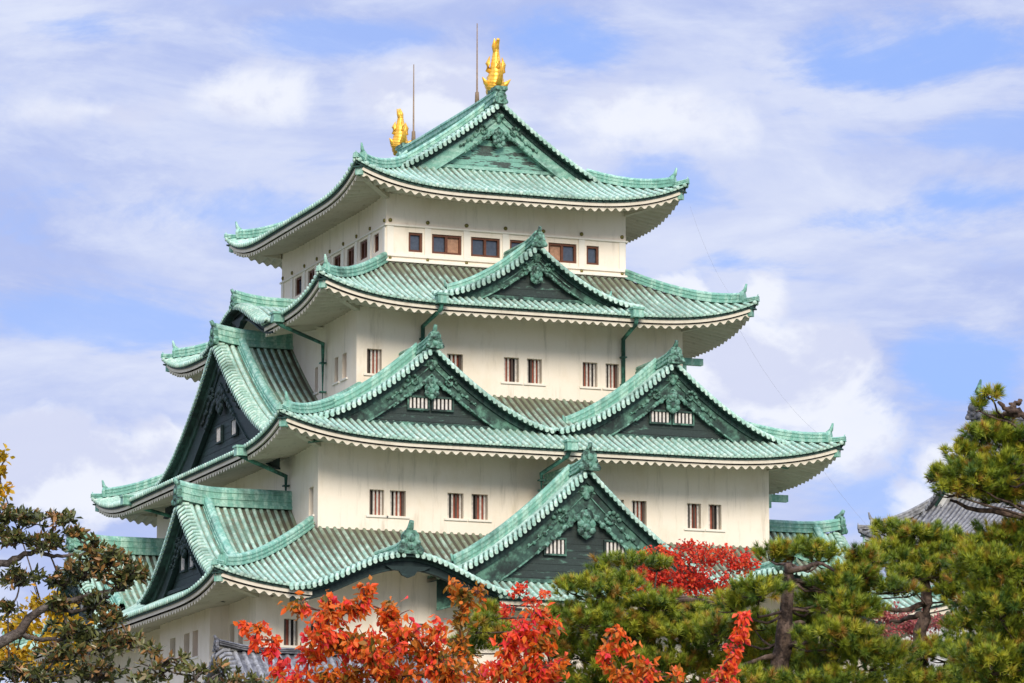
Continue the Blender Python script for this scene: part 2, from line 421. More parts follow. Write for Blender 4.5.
        obj('hip_ridge', hb, [hip_mat], ro, off)
        if eave_mat:
            cb = MB()
            cc = np.array([cx, cy, 0]) + inn * .42 + Z * (rf.h(.3, .3) - .55)
            cb.box(cc, out, lat, .62, .34, .36, 0)
            cb.box(cc + out * .05 + Z * .2, out, lat, .8, .44, .07, 1)
            obj('corner_cap', cb, ['ridge', 'edge'], ro, off)
            bb = MB()
            z1 = rf.zE - .3 + .2 * rf.ov
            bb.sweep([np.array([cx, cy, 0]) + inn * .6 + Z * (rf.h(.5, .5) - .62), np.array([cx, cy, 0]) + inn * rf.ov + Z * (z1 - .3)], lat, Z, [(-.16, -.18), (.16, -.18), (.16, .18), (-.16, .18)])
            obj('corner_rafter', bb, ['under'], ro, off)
    return ro

def gable(parent, off, O, r, n, W, zA, zF, p, Lb, name='dormer_gable', label=None, prof=None, bh=None, inset=.62, windows=(), gs=1.0, os_=1.0, cols=('barge', 'board', 'orn'),
          zb=None, kud=True, ridge_h=.6, pend=True, skin=True, base=True, kd=1.45, ke=.8, kh=.58, tile=('rib', 'pan', 'edge'), ridge_mat='ridge', wall_bottom=None):
    """gabled roof seen end on: the rake plane through O; r right, n inward"""
    O = np.array([O[0], O[1], 0.0]); r = np.array([*r, 0.0]); n = np.array([*n, 0.0])
    if prof is None: prof = lambda a: zF + (zA - zF) * max(0.0, 1 - abs(a) / W) ** p
    bh = bh or W * .19
    zb = zF - .25 if zb is None else zb
    P = lambda a, d, z: O + r * a + n * d + Z * z
    mb = MB()
    aa = np.linspace(-W, W, 61)
    mb.grid([[P(a, d, prof(a)) for d in np.linspace(0, Lb if skin else 1.3, 4)] for a in aa], 1, True)
    mb.grid([[P(a, 0, prof(a)), P(a, 0, prof(a) - .16), P(a, 1.5, prof(a) - .17)] for a in aa], 2)
    half = np.linspace(0.12, W, 22)
    if skin:
        for d in np.arange(kd + .5 if kud else .75, Lb - .05, .37):
            for s in (-1, 1):
                mb.sweep([P(s * a, d, prof(a) - .005) for a in half], n, Z, RIB, 0, True, closed=False, caps=False)
    if kud:
        for s in (-1, 1):
            for dq in ((.62, .95) if kd < 1.8 else (.62, .95, 1.28, 1.62)): mb.sweep([P(s * a, dq, prof(a)) for a in half], n, Z, [(q * 1.25, w * 1.35) for q, w in RIB], 0, True, closed=False, caps=False)
    g = obj(name, mb, tile, parent, off, label)
    if skin: set_age(g, ((np.array(mb.v) - O) @ n / Lb - .25) * 1.25)
    # verge tiles: short round tiles laid across the rake
    vt = MB()
    fine = np.linspace(0, W, 400); zz = np.array([prof(a) for a in fine])
    s_ = np.concatenate([[0], np.cumsum(np.hypot(np.diff(fine), np.diff(zz)))])
    circ = [(math.cos(t) * .105, math.sin(t) * .1) for t in np.linspace(0, 2 * math.pi, 9)[:-1]]
    nt_ = int(s_[-1] / .29)
    for k in range(nt_):
        sk = (k + .6) * s_[-1] / nt_
        a = np.interp(sk, s_, fine); z = np.interp(sk, s_, zz)
        for s in (-1, 1):
            a2 = min(W, np.interp(sk + .16, s_, fine)); z2 = np.interp(sk + .16, s_, zz)
            vt.sweep([P(s * a2, -.15, z2 - .1), P(s * a2, -.1, z2 - .02), P(s * a, .2, z + .1), P(s * a, .5, z + .12)], r, Z, circ, 0, True)
    obj('verge_tiles', vt, [tile[0]], g, off)
    if kud:
        for s in (-1, 1):
            kb = MB()
            aa2 = np.linspace(.2, W * ke, 18)
            kb.sweep([P(s * a, kd, prof(a) + .02) for a in aa2], n, Z, RIDGE(.42, kh), 0)
            e = aa2[-1]
            if ke < 1: horn(kb, P(s * e, kd, prof(e) + .15), r * s, .8)
            obj('descending_ridge', kb, [ridge_mat], g, off)
    if ridge_h:
        rb = MB()
        rp = [P(0, d, zA - .06 + .28 * max(0, 1 - d / 2.2) ** 2) for d in np.linspace(.05, Lb, 12)]
        rb.sweep(rp, r, Z, RIDGE(.46, ridge_h), 0)
        obj('ridge', rb, [ridge_mat], g, off)
        ob = MB(); ornament(ob, P(0, -.05, zA + .42 * os_ - .1), r, n, os_)
        obj('ridge_ornament', ob, [cols[2]], g, off)
    # bargeboards
    if bh > 0:
        for s in (-1, 1):
            bb = MB()
            A = np.linspace(0.0, W * .985, 26)
            top = lambda a: prof(a) - .17
            bot = lambda a: prof(a) - .17 - bh * (1 - .1 * a / W)
            bb.grid([[P(s * a, .4, top(a)), P(s * a, .4, bot(a)), P(s * a, .58, bot(a))] for a in A], 0)
            bb.grid([[P(s * a, .3, top(a)), P(s * a, .3, top(a) - bh * .24), P(s * a, .41, top(a) - bh * .25)] for a in A], 1)  # upper band coloured near black as the shadow under the verge
            bb.sweep([P(s * a, .37, bot(a) + .06) for a in A], n, Z, [(-.06, -.05), (.06, -.05), (.06, .04), (-.06, .04)], 2)
            obj('bargeboard', bb, [cols[0], 'edge', cols[3] if len(cols) > 3 else 'orn'], g, off)
    # gable wall with its planks and sills
    if base:
        wb = MB()
        A = np.linspace(-W * .97, W * .97, 61)
        wz = zb if wall_bottom is None else wall_bottom
        wb.grid([[P(a, inset, wz), P(a, inset, max(wz + .01, prof(a) - .2))] for a in A], 0)
        zz_ = zb + .5
        while zz_ < zA - bh - .4:                       # plank joints
            w = W * (1 - ((zz_ + bh * .8 - zF) / (zA - zF)) ** (1 / p)) if zz_ + bh * .8 > zF else W * .9
            if w > .4: wb.box(P(0, inset - .008, zz_), r, n, 2 * w, .02, .035, 0)
            zz_ += .34
        wb.box(P(0, inset - .1, zb + .32), r, n, W * 1.62, .2, .17, 1)
        wb.box(P(0, inset - .06, zb + .1), r, n, W * 1.8, .12, .26, 0)
        obj('gable_wall', wb, [cols[1], cols[0]], g, off)
    for (a, z0, z1, w) in windows:
        lw = MB()
        lw.box(P(a, inset - .02, (z0 + z1) / 2), r, n, w, .06, z1 - z0, 0)
        nb = max(3, int(w / .2))
        for k in range(nb): lw.box(P(a - w / 2 + (k + .5) * w / nb, inset - .08, (z0 + z1) / 2), r, n, .1, .07, z1 - z0, 1)
        for zq in (z0 - .04, z1 + .04): lw.box(P(a, inset - .09, zq), r, n, w + .16, .14, .09, 2)
        for s in (-1, 1): lw.box(P(a + s * (w / 2 + .04), inset - .09, (z0 + z1) / 2), r, n, .08, .12, z1 - z0, 2)
        obj('lattice_window', lw, ['dark', 'bar', cols[0]], g, off)
    if pend:
        pb = MB()
        zc = zA - .17 - bh - .42 * gs
        pl = lambda a, z, q, t=.1: pb.disc(P(a, .3, z), r, n, q * .92, t, 9)
        pl(0, zc + .08 * gs, .3 * gs); pl(0, zc + .08 * gs, .15 * gs, .2)
        for k in range(6):
            w = math.pi / 6 + k * math.pi / 3
            pl(math.cos(w) * .3 * gs, zc - .42 * gs + math.sin(w) * .3 * gs, .17 * gs)
        pl(0, zc - .42 * gs, .2 * gs, .18); pl(0, zc - .8 * gs, .1 * gs)
        sl_ = (prof(.6 * gs) - prof(1.6 * gs)) / (1.0 * gs)
        for s in (-1, 1):
            for k in range(7):
                a = (.45 + .27 * k) * gs
                pl(s * a, zc + .2 * gs - sl_ * (a - .2 * gs) * .92 - .06 * gs * (k % 2), (.16 - .012 * k) * gs)
        pb.plate([(-.34 * gs, -.7 * gs), (0, -.92 * gs), (.34 * gs, -.7 * gs), (.4 * gs, -.2 * gs), (.2 * gs, .25 * gs), (-.2 * gs, .25 * gs), (-.4 * gs, -.2 * gs)], P(0, .31, zc), r, Z, n, .1)
        zt = lambda a: zc + .2 * gs - sl_ * (a - .2 * gs) * .92
        for s in (-1, 1): pb.sweep([P(s * a, .34, zt(a) - .03 * gs) for a in (.1 * gs, 1.2 * gs, 2.2 * gs)], n, Z, [(-.05, -.09 * gs), (.05, -.09 * gs), (.05, .07 * gs), (-.05, .07 * gs)])
        cb = MB(); zq = zA - .17 - bh * .52
        cb.disc(P(0, .32, zq), r, n, .26 * gs, .1, 10)
        for w in (.5, 2.6, 4.7): cb.disc(P(.2 * gs * math.cos(w), .29, zq + .2 * gs * math.sin(w)), r, n, .15 * gs, .12, 8)
        for s in (-1, 1):                               # scroll carved on each board beside the crest
            for k in range(11):
                w = k * .62; rr = (.36 - .026 * k) * gs
                a0 = bh * .62 + .25 * gs
                cb.disc(P(s * (a0 + rr * math.cos(w)), .31, prof(a0) - .17 - bh * .55 + rr * math.sin(w)), r, n, (.1 - .003 * k) * gs, .1, 7)
            if bh > .9:
                for k in range(5):
                    a0 = bh * .62 + (.75 + .24 * k) * gs
                    cb.disc(P(s * a0, .32, prof(a0) - .17 - bh * (.5 + .07 * (k % 2))), r, n, (.13 - .015 * k) * gs, .08, 7)
        cb.plate([(-.5 * gs, -.1), (.5 * gs, -.1), (.2 * gs, .12), (-.2 * gs, .12)], P(0, .36, zq), r, Z, n, .03)
        for s in (-1, 1): cb.sweep([P(s * a, .36, prof(a) - .17 - bh * .55) for a in np.linspace(.05, bh * .62 + 1.75 * gs, 8)], n, Z, [(-.03, -.03), (.03, -.03), (.03, .03), (-.03, .03)])
        obj('gable_crest', cb, [cols[4] if len(cols) > 4 else cols[2]], g, off)
        obj('gable_pendant', pb, [cols[4] if len(cols) > 4 else cols[2]], g, off)
    return g

def wall_sheet(mb, O, r, n, width, z0, z1, holes=(), depth=.42, mat=0):
    O = np.array([O[0], O[1], 0.0]); r = np.array([*r, 0.0]); n = np.array([*n, 0.0])
    us = sorted({0.0, width, *[q for h in holes for q in h[:2]]}); zs = sorted({z0, z1, *[q for h in holes for q in h[2:4]]})
    P = lambda u, z, d=0.0: O + r * u + n * d + Z * z
    for i in range(len(us) - 1):
        for j in range(len(zs) - 1):
            uc, zc = (us[i] + us[i + 1]) / 2, (zs[j] + zs[j + 1]) / 2
            if any(h[0] < uc < h[1] and h[2] < zc < h[3] for h in holes): continue
            mb.add([P(us[i], zs[j]), P(us[i + 1], zs[j]), P(us[i + 1], zs[j + 1]), P(us[i], zs[j + 1])], [(0, 1, 2, 3)], mat)
    for a, b, c, d in holes:
        for q in (((a, c), (b, c)), ((b, c), (b, d)), ((b, d), (a, d)), ((a, d), (a, c))):
            mb.add([P(*q[0]), P(*q[1]), P(*q[1], depth), P(*q[0], depth)], [(0, 1, 2, 3)], mat)

# ------------------------------------------------------------------ setting: ground
gb = MB()
S = 2500
N = 24
xs = np.linspace(-S, S, N)
gb.grid([[(x, y, GZ) for y in xs] for x in xs], 0)
gm, nt, p = new_mat('park_ground')
nt.links.new(mixc(nt, noise_node(nt, .15, 6, .6), (.16, .13, .09), (.07, .09, .03)), p.inputs['Base Color'])
p.inputs['Roughness'].default_value = .95
structure(obj('ground', gb, [gm]))

# ------------------------------------------------------------------ the keep
KEEP = np.array([0, 0, GZ])
keep = thing('castle_keep', 'five-tiered white castle keep with green copper roofs and golden fish on the ridge', 'castle', KEEP)
BOX = {5: (-6.51, 6.51, -8.68, 8.68), 4: (-8.77, 8.72, -10.85, 10.85), 3: (-11.87, 11.85, -14.4, 13.8), 2: (-16.13, 16.13, -18.3, 18.3)}
OV = {5: 2.45, 4: 2.92, 3: 2.87, 2: 2.9}
ext = lambda t: (BOX[t][0] - OV[t], BOX[t][1] + OV[t], BOX[t][2] - OV[t], BOX[t][3] + OV[t])
F5 = [(-5.31, -4.57, 40.31, 41.31), (-4.06, -2.47, 40.31, 41.31), (-1.96, -.39, 40.31, 41.31), (.15, 1.68, 40.31, 41.31), (2.25, 3.79, 40.31, 41.31), (4.34, 5.02, 40.31, 41.29)]
L5 = [(-7.53, -6.73, 40.48, 41.42), (-5.71, -4.52, 40.48, 41.46), (-3.6, -2.46, 40.48, 41.46), (-1.39, -.22, 40.48, 41.46), (.85, 1.95, 40.48, 41.46), (2.98, 4.1, 40.48, 41.46), (5.2, 6.3, 40.48, 41.46)]
F4 = [(-8.22, -7.44, 33.6, 34.84), (-4.02, -3.17, 33.6, 34.84), (-.99, -.18, 33.6, 34.84), (.24, 1.05, 33.6, 34.84), (3.25, 4.05, 33.6, 34.84), (4.49, 5.22, 33.6, 34.84)]
L4 = [(-7.99, -7.41, 33.6, 34.86), (-9.3, -8.64, 33.6, 34.86), (-4.72, -4.23, 33.56, 34.85)]
F3 = [(-9.25, -8.5, 26.08, 27.32), (-8.21, -7.39, 26.08, 27.32), (-5.25, -4.42, 26.1, 27.34), (-4.01, -3.15, 26.1, 27.34), (3.27, 4.01, 26.14, 27.42), (4.42, 5.22, 26.14, 27.42), (7.39, 8.15, 26.17, 27.42), (8.55, 9.25, 26.17, 27.42)]
L3 = [(-13.69, -13.0, 26.06, 27.43)]
F2 = [(-14.75, -14.05, 19.22, 20.46), (-13.5, -12.72, 19.22, 20.46), (-9.7, -8.92, 19.24, 20.48), (-8.4, -7.62, 19.24, 20.48), (7.6, 8.4, 19.24, 20.48), (9.0, 9.8, 19.24, 20.48), (12.7, 13.5, 19.24, 20.48)]
L2 = [(-14.91, -14.2, 19.3, 20.52), (-16.27, -15.53, 19.3, 20.52)]
LB = [(-8.09, -7.12, 19.22, 20.47), (-10.5, -9.56, 19.22, 20.47), (-11.94, -11.04, 19.22, 20.47)]

def window(O, r, n, u0, u1, z0, z1, style, k, parent):
    O = np.array([O[0], O[1], 0.0]); r = np.array([*r, 0.0]); n = np.array([*n, 0.0])
    P = lambda u, d, z: O + r * u + n * d + Z * z
    w, hgt, uc, zc = u1 - u0, z1 - z0, (u0 + u1) / 2, (z0 + z1) / 2
    fb = MB()
    if style == 'glazed':
        t = .11
        for s in (-1, 1):
            fb.box(P(uc + s * (w / 2 - t / 2 - .004), .16, zc), r, n, t, .16, hgt - .008)
            fb.box(P(uc, .16, zc + s * (hgt / 2 - t / 2 - .004)), r, n, w - 2 * t - .012, .156, t)
        if w > 1.1: fb.box(P(uc, .15, zc), r, n, .13, .15, hgt - 2 * t - .012)
        o = obj('window', fb, ['wood'], parent, KEEP)
        pb = MB(); cols = ['glass', 'curtain']
        if w > 1.1:
            for s in (-1, 1): pb.box(P(uc + s * w / 4, .22, zc), r, n, w / 2 - .03, .03, hgt - .05, 1 if ((k == 1 and s > 0) or (k == 4 and s < 0)) else 0)
        else: pb.box(P(uc, .22, zc), r, n, w - .05, .03, hgt - .05, 0)
        obj('pane', pb, cols, o, KEEP)
    else:
        fb.box(P(uc, .40, zc), r, n, w + .02, .04, hgt + .02, 0)
        q = rnd.random()
        if q < .8: fb.box(P(uc + (.17 if q < .45 else -.17) * w, .36, zc), r, n, w * .45, .05, hgt - .02, 1)
        o = obj('window', fb, ['dark', 'red'], parent, KEEP)
        bb = MB(); nb = 4 if w > .72 else 3
        if style == 'slit': bb.box(P(uc, .37, zc), r, n, .09, .05, hgt - .01, 0)
        else:
          for i in range(nb): bb.box(P(u0 + (i + .5) * w / nb, .24, zc), r, n, .09, .08, hgt - .01, 0 if (i + k) % 4 else 1)
        obj('lattice', bb, ['bar', 'barred'], o, KEEP)
        sb = MB(); sb.box(P(uc, -.035, z0 - .07), r, n, w + .36, .08, .09); obj('sill', sb, ['mould'], o, KEEP)
    return o
def storey(t, z0, z1, wf, wl_, style, extra=None):
    xa, xb, ya, yb = BOX[t]
    mb = MB()
    hf = [(a - xa, b - xa, c, d) for a, b, c, d in wf]
    hl = [(yb - b, yb - a, c, d) for a, b, c, d in wl_]
    wall_sheet(mb, (xa, ya), (1, 0), (0, 1), xb - xa, z0, z1, hf)
    wall_sheet(mb, (xa, yb), (0, -1), (1, 0), yb - ya, z0, z1, hl)
    wall_sheet(mb, (xb, ya), (0, 1), (-1, 0), yb - ya, z0, z1)
    wall_sheet(mb, (xb, yb), (-1, 0), (0, -1), xb - xa, z0, z1)
    o = obj('wall', mb, ['plaster'], keep, KEEP)
    for k, h in enumerate(hf): window((xa, ya), (1, 0), (0, 1), *h, style, k, keep)
    for k, h in enumerate(hl): window((xa, yb), (0, -1), (1, 0), *h, 'slit' if style == 'lattice' else style, k + 9, keep)
    return o
w5 = storey(5, 38.5, 43.6, F5, L5, 'glazed')
w4 = storey(4, 31.0, 37.3, F4, L4, 'lattice')
w3 = storey(3, 23.5, 29.85, F3, L3, 'lattice')
w2 = storey(2, 12.0, 21.95, F2, L2, 'lattice')
# top storey trim
X0, X1, Y0, Y1 = BOX[5]
def band(z, hgt, pr, w):
    b = MB()
    fx = np.array([1.0, 0, 0]); fy = np.array([0, 1.0, 0])
    for y, s in ((Y0, -1), (Y1, 1)): b.box(((X0 + X1) / 2, y + s * pr / 2, z), fx, fy, X1 - X0 + 2 * pr, pr, hgt)
    for x, s in ((X0, -1), (X1, 1)): b.box((x + s * pr / 2, (Y0 + Y1) / 2, z), fx, fy, pr, Y1 - Y0 - .004, hgt)
    obj('moulding', b, ['mould'], w, KEEP)
band(41.62, .09, .10, w5); band(40.08, .12, .09, w5); band(39.78, .10, .20, w5); band(39.3, .5, .14, w5)
SX = [-6.3, -4.3, -2.21, -.1, 1.97, 4.06, 6.3]
SY = [-8.45, -6.2, -4.05, -1.9, .32, 2.5, 4.65, 6.8, 8.45]
ex = np.array([1.0, 0, 0]); ey = np.array([0, 1.0, 0])
for x in SX:
    b = MB(); b.box((x, Y0 - .03, 40.855), ex, ey, .34, .06, 1.42); obj('pilaster', b, ['mould'], w5, KEEP)
for y in SY:
    b = MB(); b.box((X0 - .03, y, 40.855), ex, ey, .06, .34, 1.42); obj('pilaster', b, ['mould'], w5, KEEP)
for x in SX:
    for z, q in ((41.86, .1), (39.93, .075)):
        b = MB(); b.disc((x, Y0 - .03, z), ex, ey, q, .1, 10); obj('stud', b, ['brass'], w5, KEEP)
for y in SY:
    b = MB(); b.disc((X0 - .03, y, 41.86), -ey, ex, .1, .1, 10); obj('stud', b, ['brass'], w5, KEEP)
# projecting bay on the left flank
bay = MB()
bw = (-17.05, -13.9, -5.3)
hb_ = [(bw[2] - b, bw[2] - a, c, d) for a, b, c, d in LB]
wall_sheet(bay, (bw[0], bw[2]), (0, -1), (1, 0), bw[2] - bw[1], 17.9, 21.9, hb_)
wall_sheet(bay, (bw[0], bw[1]), (1, 0), (0, 1), .93, 17.9, 21.9)
wall_sheet(bay, (-16.12, bw[2]), (-1, 0), (0, -1), .93, 17.9, 21.9)
bay.grid([[(-17.05, bw[1], 17.9), (-17.35, bw[1] - .02, 17.2), (-16.1, bw[1], 17.0)], [(-17.05, bw[2], 17.9), (-17.35, bw[2] + .02, 17.2), (-16.1, bw[2], 17.0)]], 0)
by = obj('bay', bay, ['plaster'], keep, KEEP)
for k, h in enumerate(hb_): window((bw[0], bw[2]), (0, -1), (1, 0), *h, 'slit', k, keep)
# first storey and stone base below the trees
b1 = MB()
fb_ = (-16.6, 16.6, -18.8, 18.8)
for O, r, n, w in (((fb_[0], fb_[2]), (1, 0), (0, 1), 33.2), ((fb_[0], fb_[3]), (0, -1), (1, 0), 37.6), ((fb_[1], fb_[2]), (0, 1), (-1, 0), 37.6), ((fb_[1], fb_[3]), (-1, 0), (0, -1), 33.2)):
    wall_sheet(b1, O, r, n, w, 9.0, 15.2)
obj('wall', b1, ['plaster'], keep, KEEP)
sb = MB()
def ringq(k, z): return [(-16.6 - k, -18.8 - k, z), (16.6 + k, -18.8 - k, z), (16.6 + k, 18.8 + k, z), (-16.6 - k, 18.8 + k, z), (-16.6 - k, -18.8 - k, z)]
sb.grid([ringq(.3, 9.02), ringq(1.0, 6), ringq(2.3, 2.5), ringq(4.5, GZ)], 0)
sb.add(ringq(.3, 9.02)[:4], [(0, 1, 2, 3)])
obj('stone_base', sb, ['stone'], keep, KEEP)

# roofs
R5 = Roof(ext(5), 43.24, .36, .027, 1.15, 7.5, OV[5])
R4 = Roof(ext(4), 36.9, .43, .022, 1.1, 8.0, OV[4])
R3 = Roof(ext(3), 29.45, .42, .016, 1.05, 9.0, OV[3])
R2 = Roof(ext(2), 21.6, .44, .016, .9, 9.0, OV[2])
R1 = Roof((-19.4, 19.4, -21.6, 21.6), 14.6, .44, .02, .9, 9.0, 2.8)
DG = 3.35
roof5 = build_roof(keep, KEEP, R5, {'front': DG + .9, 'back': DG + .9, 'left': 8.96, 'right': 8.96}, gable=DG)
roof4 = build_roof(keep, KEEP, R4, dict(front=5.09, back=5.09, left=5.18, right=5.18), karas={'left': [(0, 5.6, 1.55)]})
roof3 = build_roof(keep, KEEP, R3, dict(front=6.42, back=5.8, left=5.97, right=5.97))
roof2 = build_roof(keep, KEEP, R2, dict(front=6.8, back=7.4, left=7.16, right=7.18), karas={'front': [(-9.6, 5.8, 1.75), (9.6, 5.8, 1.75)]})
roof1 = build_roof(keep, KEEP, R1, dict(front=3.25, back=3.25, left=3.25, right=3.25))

# the hipped gable ends of the top roof
Wt = 8.96 - DG
pr5 = lambda a: R5.zE + .36 * (8.96 - abs(a)) + .027 * (8.96 - abs(a)) ** 2
gt = dict(W=Wt, zA=pr5(0), zF=pr5(Wt), p=1.35, Lb=7.7, prof=pr5, bh=1.05, inset=.7, gs=.85, os_=.8, cols=('mintboard', 'topwall', 'orn', 'mintboard'), zb=44.9, ridge_h=0, skin=False, kd=1.75, ke=.86)
g5 = gable(roof5, KEEP, (0, Y0 - 2.45 + DG), (1, 0), (0, 1), name='gable_end', **gt)
g5b = gable(roof5, KEEP, (0, Y1 + 2.45 - DG), (-1, 0), (0, -1), name='gable_end', **gt)
rb = MB()
ry0, ry1 = Y0 - 2.45 + DG + .05, Y1 + 2.45 - DG - .05
zr = pr5(0)
rb.sweep([(0, y, zr - .1 + .12 * max(0, (abs(y) - 4.5) / 3.2) ** 2) for y in np.linspace(ry0, ry1, 17)], ex, Z, RIDGE(.62, .84), 0)
obj('ridge', rb, ['ridge'], roof5, KEEP)
for y, s in ((ry0, 1), (ry1, -1)):
    ob = MB(); ornament(ob, (0, y - s * .05, zr + .18), ex * s, ey * s, .66); ob.box((0, y + s * .45, zr + .76), ex, ey, .66, 1.2, .2)
    obj('ridge_ornament', ob, ['orn'], roof5, KEEP)

# dormer gables
gable(keep, KEEP, (0, -13.15), (1, 0), (0, 1), 5.5, 40.15, 37.4, 1.75, 4.5, windows=(), gs=.8, os_=.75, bh=.68, zb=37.2)
for s in (-1, 1):
    gable(keep, KEEP, (6.35 * s, -15.5), (1, 0), (0, 1), 6.35, 34.25, 30.5, 1.55, 4.7, windows=[(-.62, 31.3, 31.84, 1.0), (.62, 31.3, 31.84, 1.0)], gs=.9, os_=.85, bh=1.15, zb=30.2, kd=2.15, kh=.74)
gable(keep, KEEP, (0, -19.8), (1, 0), (0, 1), 7.7, 28.0, 22.6, 1.45, 5.5, windows=[(-1.55, 23.95, 24.65, 1.0), (1.55, 23.95, 24.65, 1.0)], gs=1.15, os_=1.0, bh=1.6, zb=22.3, kd=2.15, kh=.74)
DK = ('navy', 'navy', 'orn', 'navy', 'navy')
gable(keep, KEEP, (-12.95, -.3), (0, -1), (1, 0), 10.3, 36.45, 30.5, 1.5, 4.3, windows=[(-.7, 31.5, 32.25, .8), (2.0, 31.5, 32.25, .8)], gs=1.2, os_=.95, bh=1.9, zb=30.3, cols=DK, ridge_h=.9)
for yy in (-10.1, 10.3):
    gable(keep, KEEP, (-17.6, yy), (0, -1), (1, 0), 6.5, 26.75, 22.65, 1.5, 5.8, windows=[(-.75, 23.6, 24.5, .7), (.75, 23.6, 24.5, .7)], gs=.9, os_=.95, bh=1.3, zb=22.4, cols=DK, ridge_h=.95)
gable(keep, KEEP, (17.5, -10.7), (0, 1), (-1, 0), 6.5, 26.75, 22.75, 1.5, 5.7, windows=[(-.75, 23.6, 24.5, .7), (.75, 23.6, 24.5, .7)], gs=.9, os_=.95, bh=1.3, zb=22.4, cols=DK, ridge_h=.62)
# undulating gables that lift the eave
def kara(rf, sd, u0, W, H, Lb, zwall_bottom, wallcol, osz=1.15):
    c, r, n, half = side_frame(rf.E, sd)
    O = (c + r * u0 - n * .12)
    pf = lambda a: rf.zE + .05 + H * .5 * (1 + math.cos(math.pi * min(1, abs(a) / W)))
    g = gable(keep, KEEP, O[:2], r[:2], n[:2], W, pf(0), pf(W), 1.5, Lb, name='curved_gable', prof=pf, bh=.55, kud=False, ridge_h=.7, os_=osz, pend=False, base=False, cols=('navy', 'navy', 'orn', 'navy'))
    O3 = np.array([O[0], O[1], 0])
    wb = MB()
    A = np.linspace(-W, W, 41)
    wb.grid([[O3 + r * a + n * (rf.ov + .1) + Z * zwall_bottom, O3 + r * a + n * (rf.ov + .1) + Z * (pf(a) - .2)] for a in A], 0)
    wb.grid([[O3 + r * a + n * 1.15 + Z * (pf(a) - .22), O3 + r * a + n * (rf.ov + .12) + Z * (pf(a) - .22)] for a in A], 1)
    obj('arch_wall', wb, [wallcol, 'soffit'], g, KEEP)
    pb = MB()
    z0 = pf(0) - .6
    pb.plate([(-1.1, .02), (-.8, -.16), (-.45, -.2), (-.3, -.4), (0, -.52), (.3, -.4), (.45, -.2), (.8, -.16), (1.1, .02)], O3 + n * .2 + Z * z0, r, Z, n, .16)
    obj('gable_pendant', pb, ['navy'], g, KEEP)
kara(R4, 'left', 0, 5.6, 1.55, 5.4, 36.6, 'plaster', .75)
kara(R2, 'front', -9.6, 5.8, 1.75, 7.0, 21.3, 'plaster')
kara(R2, 'front', 9.6, 5.8, 1.75, 7.0, 21.3, 'plaster')

# drainpipes
def drain(pts, head, label=None):
    b = MB(); pts = [np.array(q, float) for q in pts]
    b.tube(pts, .11, 8)
    for a, q in zip(pts[-2:-1], pts[-1:]):
        for t in (.3, .75): b.box(a + (q - a) * t, ex, ey, .3, .3, .07)
    b.box(np.array(head) + Z * .12, ex, ey, .55, .5, .42, 1); b.box(np.array(head) + Z * .36, ex, ey, .66, .6, .1, 1)
    obj('drainpipe', b, ['pipe', 'ridge'], keep, KEEP)
drain([(4.95, -13.9, 36.75), (4.95, -13.8, 36.4), (5.4, -11.0, 36.1), (5.4, -11.0, 33.0)], (4.95, -13.9, 36.8))
drain([(-5.4, -13.9, 36.8), (-5.4, -13.8, 36.5), (-5.35, -11.0, 36.1), (-5.35, -11.0, 34.0)], (-5.4, -13.9, 36.85))
drain([(-11.9, -7.6, 36.5), (-11.6, -7.6, 36.3), (-8.95, -6.05, 35.8), (-8.95, -6.05, 32.5)], (-11.85, -7.6, 36.55))
drain([(-14.9, -11.4, 29.1), (-14.5, -11.3, 28.95), (-12.05, -9.87, 28.4), (-12.05, -9.87, 26.8)], (-14.85, -11.4, 29.15))
drain([(-14.9, 9.2, 29.4), (-14.5, 9.2, 29.2), (-12.05, 8.6, 28.5), (-12.05, 8.6, 25.5)], (-14.85, 9.2, 29.3))
drain([(0, -17.4, 29.4), (-.1, -17.2, 29.0), (-.9, -15.8, 28.3), (-.9, -15.8, 27.2)], (0, -17.45, 29.35))
for z, y in ((35.3, -10.2), (28.0, -13.6)):
    b = MB(); x = 8.72 if z > 30 else 11.85
    b.box((x + .8, y, z), ex, ey, 1.1, .34, .34); b.box((x + .25, y, z - .25), ex, ey, .4, .2, .5)
    obj('drain_spout', b, ['ridge'], keep, KEEP)
# lightning rods and cables
for y, z0, z1 in ((-4.2, 49.2, 53.65), (5.8, 49.2, 53.7)):
    b = MB(); b.tube([(0, y, z0), (0, y, z0 + .75), (0, y, z0 + .8), (0, y, z1)], [.13, .1, .05, .025], 6)
    b.box((0.36, y, zr + .3), ex, ey, .06, .1, 1.3)
    obj('lightning_rod', b, ['rod'], keep, KEEP)
for a, q in (((8.6, -12.2, 43.0), (10.6, -13.0, 38.2)), ((10.9, -13.2, 36.5), (13.6, -16.4, 31.0)), ((13.9, -16.6, 29.0), (18.0, -20.0, 23.3))):
    b = MB(); a, q = np.array(a), np.array(q)
    b.tube([a + (q - a) * t - Z * .5 * 4 * t * (1 - t) for t in np.linspace(0, 1, 8)], .004, 4)
    obj('cable', b, ['cable'], keep, KEEP)
